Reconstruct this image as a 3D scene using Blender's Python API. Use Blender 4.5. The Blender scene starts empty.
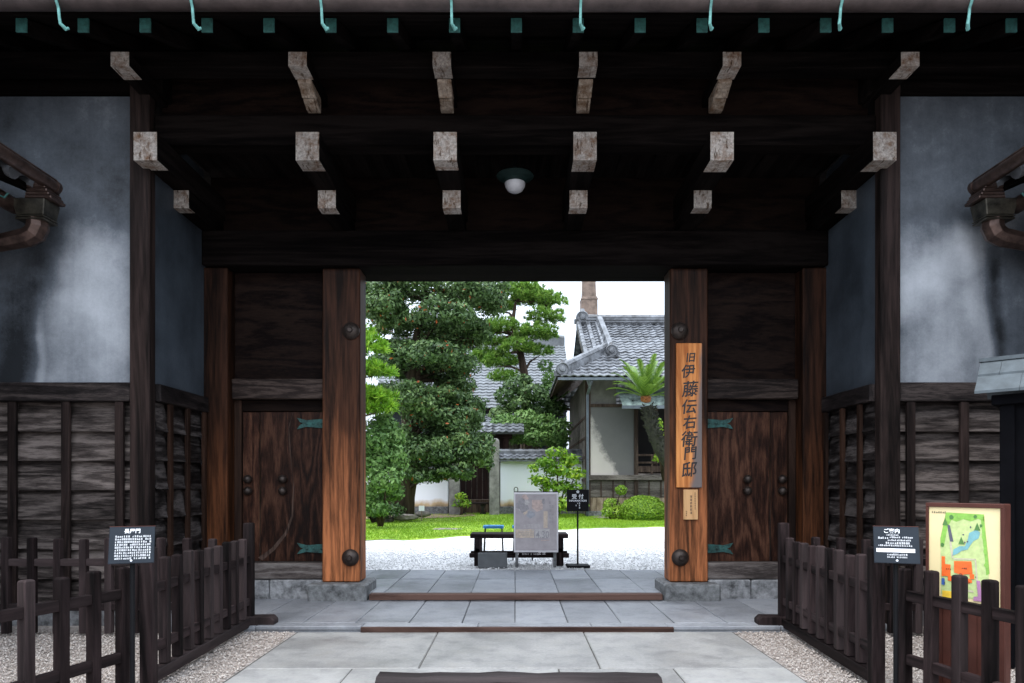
import bpy, bmesh, math, random
import numpy as np
from mathutils import Vector, Matrix
R = math.radians
random.seed(7)
rng = np.random.default_rng(7)
S = bpy.context.scene
COL = S.collection

# ------------------------------------------------------------------ camera, sky, sun, exposure
EYE = 1.18          # lens height above the forecourt
F = 683.0           # focal length in pixels (24 mm on full frame)
cam_d = bpy.data.cameras.new('camera')
cam = bpy.data.objects.new('camera', cam_d)
COL.objects.link(cam)
cam_d.sensor_width = 36.0
cam_d.lens = 24.0
cam_d.shift_x = -0.003
cam_d.shift_y = 0.1402
cam_d.clip_start = 0.05
cam_d.clip_end = 800
cam.location = (0, 0, EYE)
cam.rotation_euler = (R(90), 0, 0)
S.camera = cam

SUN_EL, SUN_AZ = 66.0, 205.0      # azimuth clockwise from +Y: from behind the camera
world = bpy.data.worlds.new('World')
S.world = world
world.use_nodes = True
wn = world.node_tree.nodes
bg = wn['Background']
sky = wn.new('ShaderNodeTexSky')
sky.sky_type = 'NISHITA'
sky.sun_disc = False
sky.sun_elevation = R(SUN_EL)
sky.sun_rotation = R(SUN_AZ)
sky.air_density = 1.0
sky.dust_density = 5.0
sky.ozone_density = 1.0
# a bright unbroken cloud deck over the clear-sky colours
deck = wn.new('ShaderNodeMix')
deck.data_type = 'RGBA'
deck.inputs[0].default_value = 0.72
# an overcast sky is brightest overhead
wtc = wn.new('ShaderNodeTexCoord')
wsep = wn.new('ShaderNodeSeparateXYZ')
wmr = wn.new('ShaderNodeMapRange')
wmr.inputs[1].default_value, wmr.inputs[2].default_value = 0.0, 1.0
wmr.inputs[3].default_value, wmr.inputs[4].default_value = 0.5, 2.3
wcl = wn.new('ShaderNodeTexNoise')
wcl.inputs['Scale'].default_value = 2.2
wcl.inputs['Detail'].default_value = 5
wmul = wn.new('ShaderNodeMath')
wmul.operation = 'MULTIPLY_ADD'
wmul.inputs[1].default_value = 0.5
wadd = wn.new('ShaderNodeMath')
wadd.operation = 'MULTIPLY_ADD'
wadd.inputs[1].default_value = 1.0
wadd.inputs[2].default_value = -0.25
wvec = wn.new('ShaderNodeVectorMath')
wvec.operation = 'SCALE'
wvec.inputs[0].default_value = (9.8, 10.9, 12.4)
wl = world.node_tree.links
wl.new(wtc.outputs['Generated'], wsep.inputs[0])
wl.new(wtc.outputs['Generated'], wcl.inputs[0])
wl.new(wsep.outputs[2], wmr.inputs[0])
wl.new(wcl.outputs['Fac'], wmul.inputs[0])
wl.new(wmr.outputs[0], wmul.inputs[2])
wl.new(wmul.outputs[0], wadd.inputs[0])
wl.new(wadd.outputs[0], wvec.inputs['Scale'])
wl.new(wvec.outputs[0], deck.inputs[7])
world.node_tree.links.new(sky.outputs[0], deck.inputs[6])
world.node_tree.links.new(deck.outputs[2], bg.inputs[0])
bg.inputs[1].default_value = 0.12

sun_d = bpy.data.lights.new('sun', 'SUN')
sun = bpy.data.objects.new('sun', sun_d)
COL.objects.link(sun)
sun_d.energy = 0.9
sun_d.angle = R(24)
sun_d.color = (1.0, 0.97, 0.93)
az, el = R(SUN_AZ), R(SUN_EL)
sdir = Vector((math.sin(az) * math.cos(el), math.cos(az) * math.cos(el), math.sin(el)))
sun.rotation_euler = sdir.to_track_quat('Z', 'Y').to_euler()
sun.location = sdir * 30

S.view_settings.view_transform = 'Standard'
S.view_settings.look = 'None'
S.view_settings.gamma = 1.0
S.view_settings.use_curve_mapping = False
S.view_settings.exposure = 0.95


def P(px, py, d):
    """a point seen at this spot of the picture, d metres away"""
    return Vector(((px - 515) / F * d, d, EYE - (py - 485) / F * d))


# ------------------------------------------------------------------ materials
def new_mat(name):
    m = bpy.data.materials.new(name)
    m.use_nodes = True
    nt = m.node_tree
    b = nt.nodes['Principled BSDF']
    return m, nt, b


def N(nt, kind, **kw):
    n = nt.nodes.new(kind)
    for k, v in kw.items():
        if hasattr(n, k):
            setattr(n, k, v)
        else:
            n.inputs[k].default_value = v
    return n


def L(nt, a, b):
    nt.links.new(a, b)


def ramp(nt, fac, stops, interp='LINEAR'):
    r = nt.nodes.new('ShaderNodeValToRGB')
    r.color_ramp.interpolation = interp
    e = r.color_ramp.elements
    while len(e) < len(stops):
        e.new(0.5)
    for i, (p, c) in enumerate(stops):
        e[i].position = p
        e[i].color = (c[0], c[1], c[2], 1) if not isinstance(c, (int, float)) else (c, c, c, 1)
    if fac is not None:
        L(nt, fac, r.inputs[0])
    return r


def coords(nt, scale=(1, 1, 1), rand=True):
    tc = nt.nodes.new('ShaderNodeTexCoord')
    mp = nt.nodes.new('ShaderNodeMapping')
    mp.inputs['Scale'].default_value = scale
    if rand:
        oi = nt.nodes.new('ShaderNodeObjectInfo')
        mul = N(nt, 'ShaderNodeVectorMath', operation='MULTIPLY')
        L(nt, oi.outputs['Random'], mul.inputs[0])
        mul.inputs[1].default_value = (13.7, 9.1, 17.3)
        add = N(nt, 'ShaderNodeVectorMath', operation='ADD')
        L(nt, tc.outputs['Object'], add.inputs[0])
        L(nt, mul.outputs[0], add.inputs[1])
        at = nt.nodes.new('ShaderNodeAttribute')
        at.attribute_name = 'tone'
        m3 = N(nt, 'ShaderNodeVectorMath', operation='MULTIPLY_ADD')
        L(nt, at.outputs['Fac'], m3.inputs[0])
        m3.inputs[1].default_value = (31.0, 23.0, 17.0)
        L(nt, add.outputs[0], m3.inputs[2])
        L(nt, m3.outputs[0], mp.inputs[0])
    else:
        L(nt, tc.outputs['Object'], mp.inputs[0])
    return tc, mp


def mixc(nt, fac, a, b, mode='MIX'):
    m = nt.nodes.new('ShaderNodeMix')
    m.data_type = 'RGBA'
    m.blend_type = mode
    for s, v in ((0, fac), (6, a), (7, b)):
        if hasattr(v, 'default_value') or hasattr(v, 'is_output'):
            L(nt, v, m.inputs[s])
        elif isinstance(v, (int, float)):
            m.inputs[s].default_value = v
        else:
            m.inputs[s].default_value = (v[0], v[1], v[2], 1)
    return m.outputs[2]


def bump(nt, b, h, strength=0.3, dist=0.01):
    bn = nt.nodes.new('ShaderNodeBump')
    bn.inputs['Strength'].default_value = strength
    bn.inputs['Distance'].default_value = dist
    L(nt, h, bn.inputs['Height'])
    L(nt, bn.outputs[0], b.inputs['Normal'])
    return bn


def plain(name, c, rough=0.6, metal=0.0, var=0.15, scale=8, bstr=0.1, spec=None):
    m, nt, b = new_mat(name)
    tc, mp = coords(nt, (scale, scale, scale))
    no = N(nt, 'ShaderNodeTexNoise', Detail=6.0, Roughness=0.65)
    no.inputs['Scale'].default_value = 1.0
    L(nt, mp.outputs[0], no.inputs[0])
    lo = [max(0, x * (1 - var * 1.6)) for x in c]
    hi = [min(1, x * (1 + var * 1.6)) for x in c]
    r = ramp(nt, no.outputs['Fac'], [(0.3, lo), (0.7, hi)])
    L(nt, r.outputs[0], b.inputs['Base Color'])
    b.inputs['Roughness'].default_value = rough
    b.inputs['Metallic'].default_value = metal
    if spec is not None:
        b.inputs['Specular IOR Level'].default_value = spec
    if bstr:
        bump(nt, b, no.outputs['Fac'], bstr, 0.01)
    return m


def own_shade(nt, col, lo=0.72, hi=1.28):
    """no two timbers aged alike: each object, and each board of one, a little lighter or darker"""
    oi = nt.nodes.new('ShaderNodeObjectInfo')
    at = nt.nodes.new('ShaderNodeAttribute')
    at.attribute_name = 'tone'
    a = N(nt, 'ShaderNodeMath', operation='MULTIPLY_ADD')
    L(nt, at.outputs['Fac'], a.inputs[0])
    a.inputs[1].default_value = 7.31
    L(nt, oi.outputs['Random'], a.inputs[2])
    fr = N(nt, 'ShaderNodeMath', operation='FRACT')
    L(nt, a.outputs[0], fr.inputs[0])
    mr = N(nt, 'ShaderNodeMapRange')
    L(nt, fr.outputs[0], mr.inputs[0])
    mr.inputs[3].default_value = lo
    mr.inputs[4].default_value = hi
    v = N(nt, 'ShaderNodeVectorMath', operation='SCALE')
    L(nt, col, v.inputs[0])
    L(nt, mr.outputs[0], v.inputs['Scale'])
    return v.outputs[0]


def wood(name, dark, light, axis='Z', s=14.0, rough=0.7, wear=None, wear_amt=0.0, figure=0.35, bstr=0.35, spec=0.10, shade=(0.72, 1.28)):
    """weathered timber: fine fibres along one axis, a wavier figure, patches of wear"""
    m, nt, b = new_mat(name)
    sc = {'X': (0.07, 1, 1), 'Y': (1, 0.07, 1), 'Z': (1, 1, 0.07)}[axis]
    tc, mp = coords(nt, sc)
    big = N(nt, 'ShaderNodeTexNoise', Detail=2.0)
    big.inputs['Scale'].default_value = 2.6
    L(nt, mp.outputs[0], big.inputs[0])
    # bend the fibres with the big noise
    mx = N(nt, 'ShaderNodeVectorMath', operation='MULTIPLY_ADD')
    L(nt, big.outputs['Color'], mx.inputs[0])
    mx.inputs[1].default_value = (figure,) * 3
    L(nt, mp.outputs[0], mx.inputs[2])
    fine = N(nt, 'ShaderNodeTexNoise', Detail=7.0, Roughness=0.7)
    fine.inputs['Scale'].default_value = s * 2.2
    L(nt, mx.outputs[0], fine.inputs[0])
    wv = N(nt, 'ShaderNodeTexNoise', Detail=3.0)
    wv.inputs['Scale'].default_value = s * 0.55
    L(nt, mx.outputs[0], wv.inputs[0])
    f = N(nt, 'ShaderNodeMath', operation='ADD')
    L(nt, fine.outputs['Fac'], f.inputs[0])
    L(nt, wv.outputs['Fac'], f.inputs[1])
    h = N(nt, 'ShaderNodeMath', operation='MULTIPLY')
    L(nt, f.outputs[0], h.inputs[0])
    h.inputs[1].default_value = 0.5
    mid = [(a + c) * 0.45 for a, c in zip(dark, light)]
    r = ramp(nt, h.outputs[0], [(0.40, dark), (0.5, mid), (0.60, light)])
    out = r.outputs[0]
    if wear is not None:
        pt = N(nt, 'ShaderNodeTexNoise', Detail=5.0, Roughness=0.7)
        pt.inputs['Scale'].default_value = 1.7
        L(nt, mp.outputs[0], pt.inputs[0])
        pr = ramp(nt, pt.outputs['Fac'], [(0.45, 0.0), (0.7, wear_amt)])
        wr = mixc(nt, 1.0, out, wear, 'ADD')
        out = mixc(nt, pr.outputs[0], out, wr)
    L(nt, own_shade(nt, out, *shade), b.inputs['Base Color'])
    b.inputs['Roughness'].default_value = rough
    b.inputs['Specular IOR Level'].default_value = spec
    bump(nt, b, h.outputs[0], bstr, 0.006)
    return m


def figured_wood(name, dark, mid, light, sc=(0.55, 2.4, 2.4), rough=0.6, bands=3.0, bstr=0.3, spec=0.10, patch=0.7, stops=(0.3, 0.5, 0.74)):
    """flowing cathedral grain of weathered planks"""
    m, nt, b = new_mat(name)
    tc, mp = coords(nt, sc)
    n1 = N(nt, 'ShaderNodeTexNoise', Detail=3.0, Roughness=0.5)
    n1.inputs['Scale'].default_value = 1.1
    L(nt, mp.outputs[0], n1.inputs[0])
    mul = N(nt, 'ShaderNodeMath', operation='MULTIPLY')
    L(nt, n1.outputs['Fac'], mul.inputs[0])
    mul.inputs[1].default_value = bands * 6.2832 * 2
    sn = N(nt, 'ShaderNodeMath', operation='SINE')
    L(nt, mul.outputs[0], sn.inputs[0])
    fb = N(nt, 'ShaderNodeTexNoise', Detail=8.0, Roughness=0.75)
    fb.inputs['Scale'].default_value = 24.0
    L(nt, mp.outputs[0], fb.inputs[0])
    sc1 = N(nt, 'ShaderNodeMath', operation='MULTIPLY_ADD')
    L(nt, sn.outputs[0], sc1.inputs[0])
    sc1.inputs[1].default_value = 0.115
    L(nt, fb.outputs['Fac'], sc1.inputs[2])
    pt = N(nt, 'ShaderNodeTexNoise', Detail=3.0)
    pt.inputs['Scale'].default_value = 0.9
    L(nt, mp.outputs[0], pt.inputs[0])
    ad = N(nt, 'ShaderNodeMath', operation='MULTIPLY_ADD')
    L(nt, pt.outputs['Fac'], ad.inputs[0])
    ad.inputs[1].default_value = patch
    sub = N(nt, 'ShaderNodeMath', operation='SUBTRACT')
    L(nt, sc1.outputs[0], sub.inputs[0])
    sub.inputs[1].default_value = patch / 2
    L(nt, sub.outputs[0], ad.inputs[2])
    r = ramp(nt, ad.outputs[0], [(stops[0], dark), (stops[1], mid), (stops[2], light)])
    L(nt, own_shade(nt, r.outputs[0]), b.inputs['Base Color'])
    b.inputs['Roughness'].default_value = rough
    b.inputs['Specular IOR Level'].default_value = spec
    bump(nt, b, sc1.outputs[0], bstr, 0.006)
    return m


M = {}
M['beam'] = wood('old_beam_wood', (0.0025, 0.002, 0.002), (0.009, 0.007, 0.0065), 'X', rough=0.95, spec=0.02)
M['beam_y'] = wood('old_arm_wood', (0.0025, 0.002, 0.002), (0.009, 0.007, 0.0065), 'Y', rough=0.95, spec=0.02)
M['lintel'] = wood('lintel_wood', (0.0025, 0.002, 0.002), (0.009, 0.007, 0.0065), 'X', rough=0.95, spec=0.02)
M['post'] = wood('brown_post_wood', (0.007, 0.004, 0.003), (0.036, 0.019, 0.013), 'Z', wear=(0.04, 0.018, 0.010), wear_amt=0.7)
M['post_grey'] = wood('greyed_post_wood', (0.004, 0.0028, 0.0025), (0.027, 0.0175, 0.0155), 'Z', wear=(0.022, 0.015, 0.013), wear_amt=0.7)
M['board'] = figured_wood('weathered_plank', (0.010, 0.0078, 0.007), (0.050, 0.040, 0.036), (0.15, 0.124, 0.112), sc=(0.35, 3.2, 3.2), bands=4.8, patch=0.6, stops=(0.27, 0.47, 0.70))
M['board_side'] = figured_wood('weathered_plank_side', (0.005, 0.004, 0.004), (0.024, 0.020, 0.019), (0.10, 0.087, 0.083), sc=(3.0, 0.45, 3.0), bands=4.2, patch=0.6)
M['cap'] = figured_wood('weathered_rail', (0.005, 0.004, 0.004), (0.018, 0.0145, 0.014), (0.06, 0.048, 0.044), sc=(0.4, 3, 3))
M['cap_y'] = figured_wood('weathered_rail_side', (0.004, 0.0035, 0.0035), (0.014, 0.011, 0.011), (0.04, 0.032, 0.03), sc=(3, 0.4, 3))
M['door'] = figured_wood('door_plank', (0.007, 0.0028, 0.002), (0.030, 0.0115, 0.0068), (0.082, 0.036, 0.021), sc=(2.6, 2.6, 0.38), bands=5.5, patch=0.6, rough=0.5)
M['rail'] = figured_wood('door_rail_wood', (0.007, 0.0045, 0.004), (0.02, 0.0135, 0.0115), (0.06, 0.043, 0.036), sc=(0.5, 4, 4), bands=5)
M['panel'] = figured_wood('upper_panel_wood', (0.004, 0.0025, 0.0025), (0.010, 0.006, 0.005), (0.015, 0.009, 0.007), sc=(0.5, 2.6, 2.6), bands=4, spec=0.03)
M['sill'] = figured_wood('grey_sill_wood', (0.03, 0.024, 0.022), (0.085, 0.07, 0.064), (0.16, 0.14, 0.13), sc=(0.5, 4, 4))
def tip_mat(name, pale, stain, lo, hi):
    """flaking lime paint: pale skin, brown bare and rust-stained patches, thin cracks"""
    m, nt, b = new_mat(name)
    tc, mp = coords(nt, (1, 1, 1))
    n1 = N(nt, 'ShaderNodeTexNoise', Detail=8.0, Roughness=0.75)
    n1.inputs['Scale'].default_value = 9.0
    L(nt, mp.outputs[0], n1.inputs[0])
    n2 = N(nt, 'ShaderNodeTexNoise', Detail=8.0, Roughness=0.8)
    n2.inputs['Scale'].default_value = 40.0
    L(nt, mp.outputs[0], n2.inputs[0])
    r1 = ramp(nt, n1.outputs['Fac'], [(lo, (0, 0, 0)), (hi, (1, 1, 1))])
    r2 = ramp(nt, n2.outputs['Fac'], [(0.36, tuple(x * 0.5 for x in pale)), (0.5, tuple(x * 0.85 for x in pale)), (0.66, tuple(x * 1.35 for x in pale))])
    c = mixc(nt, r1.outputs[0], r2.outputs[0], stain)
    mp2 = nt.nodes.new('ShaderNodeMapping')
    mp2.inputs['Scale'].default_value = (40, 6, 9)
    L(nt, tc.outputs['Object'], mp2.inputs[0])
    n3 = N(nt, 'ShaderNodeTexNoise', Detail=4.0, Roughness=0.7)
    n3.inputs['Scale'].default_value = 1.0
    L(nt, mp2.outputs[0], n3.inputs[0])
    cr = ramp(nt, n3.outputs['Fac'], [(0.36, (0.3, 0.24, 0.2)), (0.44, (1, 1, 1))])
    c = mixc(nt, 1.0, c, cr.outputs[0], 'MULTIPLY')
    L(nt, own_shade(nt, c, 0.8, 1.2), b.inputs['Base Color'])
    b.inputs['Roughness'].default_value = 0.9
    b.inputs['Specular IOR Level'].default_value = 0.1
    bump(nt, b, n2.outputs['Fac'], 0.5, 0.006)
    return m


M['tip'] = tip_mat('flaking_white_paint', (0.36, 0.325, 0.295), (0.13, 0.072, 0.042), 0.46, 0.66)
M['tip_old'] = tip_mat('worn_ochre_white_paint', (0.30, 0.25, 0.205), (0.10, 0.06, 0.036), 0.42, 0.62)
M['iron'] = plain('black_iron', (0.03, 0.027, 0.026), 0.45, 0.6, scale=20)
M['split'] = wood('bare_split_wood', (0.02, 0.012, 0.009), (0.11, 0.07, 0.055), 'Z', s=24)
M['stud'] = plain('bronze_stud', (0.042, 0.031, 0.026), 0.45, 0.6, scale=25, var=0.3)
M['verdigris'] = plain('verdigris_copper', (0.026, 0.105, 0.095), 0.65, 0.2, var=0.3, scale=30)
M['verdigris_dull'] = plain('dull_verdigris', (0.016, 0.062, 0.055), 0.7, 0.2, var=0.5, scale=22)
M['verdigris_pale'] = plain('pale_verdigris', (0.14, 0.36, 0.33), 0.6, 0.1, var=0.25, scale=18)
M['gutter'] = plain('brown_copper_gutter', (0.075, 0.058, 0.056), 0.5, 0.4, var=0.25, scale=6)
M['copper'] = plain('dark_copper', (0.085, 0.055, 0.046), 0.38, 0.7, var=0.35, scale=14)
M['copper_roof'] = plain('patinated_copper_roof', (0.072, 0.088, 0.098), 0.5, 0.3, var=0.2, scale=9)
M['fence'] = wood('dark_stained_fence', (0.004, 0.003, 0.003), (0.036, 0.024, 0.024), 'Z', s=12, wear=(0.06, 0.047, 0.046), wear_amt=0.75, rough=0.65, spec=0.06, shade=(0.5, 1.05))
M['fence_x'] = wood('dark_stained_rail', (0.004, 0.003, 0.003), (0.036, 0.024, 0.024), 'X', s=12, wear=(0.06, 0.047, 0.046), wear_amt=0.75, rough=0.65, spec=0.06, shade=(0.5, 1.05))
M['log'] = wood('old_log_wood', (0.004, 0.003, 0.003), (0.022, 0.016, 0.016), 'X', s=8, wear=(0.07, 0.06, 0.06), wear_amt=0.5, bstr=0.8)
M['strip'] = wood('red_brown_strip', (0.030, 0.015, 0.012), (0.10, 0.058, 0.046), 'X', s=10)
M['black'] = plain('black_paint', (0.006, 0.006, 0.007), 0.55, var=0.1, spec=0.12)
M['navy'] = plain('dark_navy_board', (0.012, 0.017, 0.024), 0.4, var=0.1, spec=0.2)
M['white'] = plain('white_lettering', (0.75, 0.77, 0.80), 0.6, var=0.03, bstr=0)
M['ink'] = plain('black_ink', (0.012, 0.011, 0.012), 0.6, var=0.05, bstr=0)
M['kiosk'] = plain('charred_black_board', (0.0025, 0.0025, 0.0035), 0.8, var=0.2, spec=0.05)
M['redbrown'] = plain('red_brown_frame', (0.075, 0.026, 0.019), 0.5, var=0.12, spec=0.2)
M['cream'] = plain('cream_print', (0.80, 0.66, 0.36), 0.5, var=0.03, bstr=0)
for nm, c in dict(map_green=(0.24, 0.48, 0.08), map_pale=(0.50, 0.60, 0.25), map_orange=(0.86, 0.14, 0.02),
                  map_water=(0.18, 0.40, 0.42), map_grey=(0.10, 0.10, 0.13), map_tree=(0.08, 0.2, 0.05), map_purple=(0.42, 0.2, 0.36),
                  map_blue=(0.05, 0.13, 0.4), map_yellow=(0.85, 0.55, 0.05), map_beige=(0.55, 0.5, 0.36)).items():
    M[nm] = plain(nm, c, 0.5, var=0.12, scale=40, bstr=0)
M['poster'] = plain('glare_paled_poster', (0.40, 0.36, 0.37), 0.3, var=0.10, scale=9, bstr=0)  # pale tone holds the acrylic's washed-out reflection, as do the print colours below
for nm, c in dict(poster_peach=(0.52, 0.40, 0.36), poster_tan=(0.55, 0.45, 0.36), poster_grey=(0.30, 0.285, 0.30),
                  poster_pale=(0.48, 0.455, 0.45), poster_blue=(0.34, 0.35, 0.39)).items():
    M[nm] = plain(nm, c, 0.3, var=0.15, scale=30, bstr=0)
M['alu'] = plain('pale_aluminium', (0.62, 0.60, 0.62), 0.35, 0.3, var=0.04)
M['greybox'] = plain('grey_box', (0.085, 0.09, 0.095), 0.55, var=0.12)
M['blue'] = plain('blue_seat_plastic', (0.02, 0.22, 0.50), 0.4, var=0.1)
M['dome'] = plain('frosted_glass_dome', (0.42, 0.42, 0.44), 0.3, var=0.04, bstr=0)
M['lampshade'] = plain('dark_green_enamel', (0.008, 0.018, 0.017), 0.6, spec=0.1)
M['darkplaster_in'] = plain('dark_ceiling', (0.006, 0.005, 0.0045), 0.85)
M['concrete'] = plain('pale_foundation_stone', (0.165, 0.166, 0.17), 0.85, var=0.5, scale=14, bstr=0.5)
M['stone'] = plain('grey_granite', (0.115, 0.118, 0.12), 0.8, var=0.45, scale=14, bstr=0.5)
M['pillarstone'] = plain('gate_post_granite', (0.21, 0.20, 0.185), 0.85, var=0.3, scale=5, bstr=0.5)
M['rock'] = plain('garden_rock', (0.17, 0.15, 0.13), 0.9, var=0.4, scale=6, bstr=0.8)
M['tile'] = plain('grey_roof_tile', (0.088, 0.094, 0.104), 0.4, var=0.65, scale=3.5, bstr=0.15)
M['tile_far'] = plain('far_roof_tile', (0.095, 0.104, 0.112), 0.5, var=0.3, scale=2.5, bstr=0.1)
M['tile_gate'] = plain('gate_roof_tile', (0.09, 0.095, 0.105), 0.5, var=0.3, scale=4)
M['houseboard'] = figured_wood('grey_house_board', (0.05, 0.043, 0.038), (0.12, 0.105, 0.092), (0.2, 0.18, 0.16), sc=(0.5, 3, 3))
M['housebrown'] = wood('house_timber', (0.022, 0.014, 0.011), (0.075, 0.052, 0.04), 'Z')
M['housetan'] = figured_wood('tan_base_board', (0.10, 0.075, 0.05), (0.17, 0.13, 0.09), (0.25, 0.2, 0.15), sc=(3, 3, 0.6))
M['gatewood'] = wood('dark_red_gate_wood', (0.008, 0.004, 0.004), (0.032, 0.016, 0.014), 'Z', s=6)
M['brick'] = plain('brown_brick', (0.13, 0.095, 0.075), 0.85, var=0.3, scale=3)
M['pipe'] = plain('grey_downpipe', (0.10, 0.12, 0.14), 0.4, 0.3)
M['canopy'] = plain('pale_glass_canopy', (0.17, 0.22, 0.20), 0.25, var=0.6, scale=4, bstr=0)
M['bark'] = wood('tree_bark', (0.018, 0.013, 0.009), (0.085, 0.062, 0.045), 'Z', s=5, wear=(0.02, 0.035, 0.01), wear_amt=0.6, bstr=0.9, rough=0.9)
M['bark_pine'] = wood('pine_bark', (0.03, 0.02, 0.015), (0.12, 0.085, 0.065), 'Z', s=5, bstr=0.9, rough=0.9)
M['cycadbark'] = plain('shaggy_cycad_trunk', (0.014, 0.015, 0.007), 0.95, var=0.6, scale=14, bstr=1.0)
M['cycadheart'] = plain('orange_cycad_heart', (0.26, 0.10, 0.03), 0.9, var=0.3, scale=20)
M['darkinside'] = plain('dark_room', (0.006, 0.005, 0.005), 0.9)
M['soil'] = plain('red_brown_soil', (0.17, 0.105, 0.07), 0.95, var=0.35, scale=4, bstr=0.8)


def leaf_mat(name, cols, rough=0.5, trans=0.25):
    m, nt, b = new_mat(name)
    at = nt.nodes.new('ShaderNodeAttribute')
    at.attribute_name = 'tone'
    n = len(cols)
    r = ramp(nt, at.outputs['Fac'], [(i / (n - 1), c) for i, c in enumerate(cols)])
    L(nt, r.outputs[0], b.inputs['Base Color'])
    b.inputs['Roughness'].default_value = rough
    b.inputs['Specular IOR Level'].default_value = 0.3
    tr = nt.nodes.new('ShaderNodeBsdfTranslucent')
    L(nt, r.outputs[0], tr.inputs[0])
    mx = nt.nodes.new('ShaderNodeMixShader')
    mx.inputs[0].default_value = trans
    L(nt, b.outputs[0], mx.inputs[1])
    L(nt, tr.outputs[0], mx.inputs[2])
    L(nt, mx.outputs[0], nt.nodes['Material Output'].inputs[0])
    return m


M['leaf_dark'] = leaf_mat('dark_glossy_leaf', [(0.024, 0.050, 0.018), (0.058, 0.110, 0.036), (0.10, 0.17, 0.052), (0.165, 0.245, 0.085)])
M['leaf_red'] = leaf_mat('red_young_leaf', [(0.30, 0.06, 0.02), (0.42, 0.13, 0.03)])
M['leaf_mid'] = leaf_mat('mid_green_leaf', [(0.05, 0.12, 0.028), (0.115, 0.22, 0.055), (0.21, 0.33, 0.10)])
M['leaf_lime'] = leaf_mat('lime_leaf', [(0.06, 0.16, 0.014), (0.17, 0.32, 0.025), (0.42, 0.52, 0.05)])
M['leaf_hedge'] = leaf_mat('clipped_hedge_leaf', [(0.09, 0.18, 0.014), (0.19, 0.33, 0.025), (0.34, 0.46, 0.05)])
M['needle'] = leaf_mat('pine_needle', [(0.045, 0.115, 0.016), (0.13, 0.26, 0.035), (0.27, 0.40, 0.07)])
M['needle_yellow'] = leaf_mat('yellow_green_needle', [(0.07, 0.19, 0.012), (0.15, 0.32, 0.02), (0.28, 0.44, 0.04)])
M['frond'] = leaf_mat('cycad_frond', [(0.035, 0.085, 0.014), (0.095, 0.18, 0.025), (0.22, 0.32, 0.06)], rough=0.35)
M['blade'] = leaf_mat('grass_blade', [(0.13, 0.25, 0.016), (0.19, 0.33, 0.02), (0.26, 0.39, 0.03)])


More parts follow.
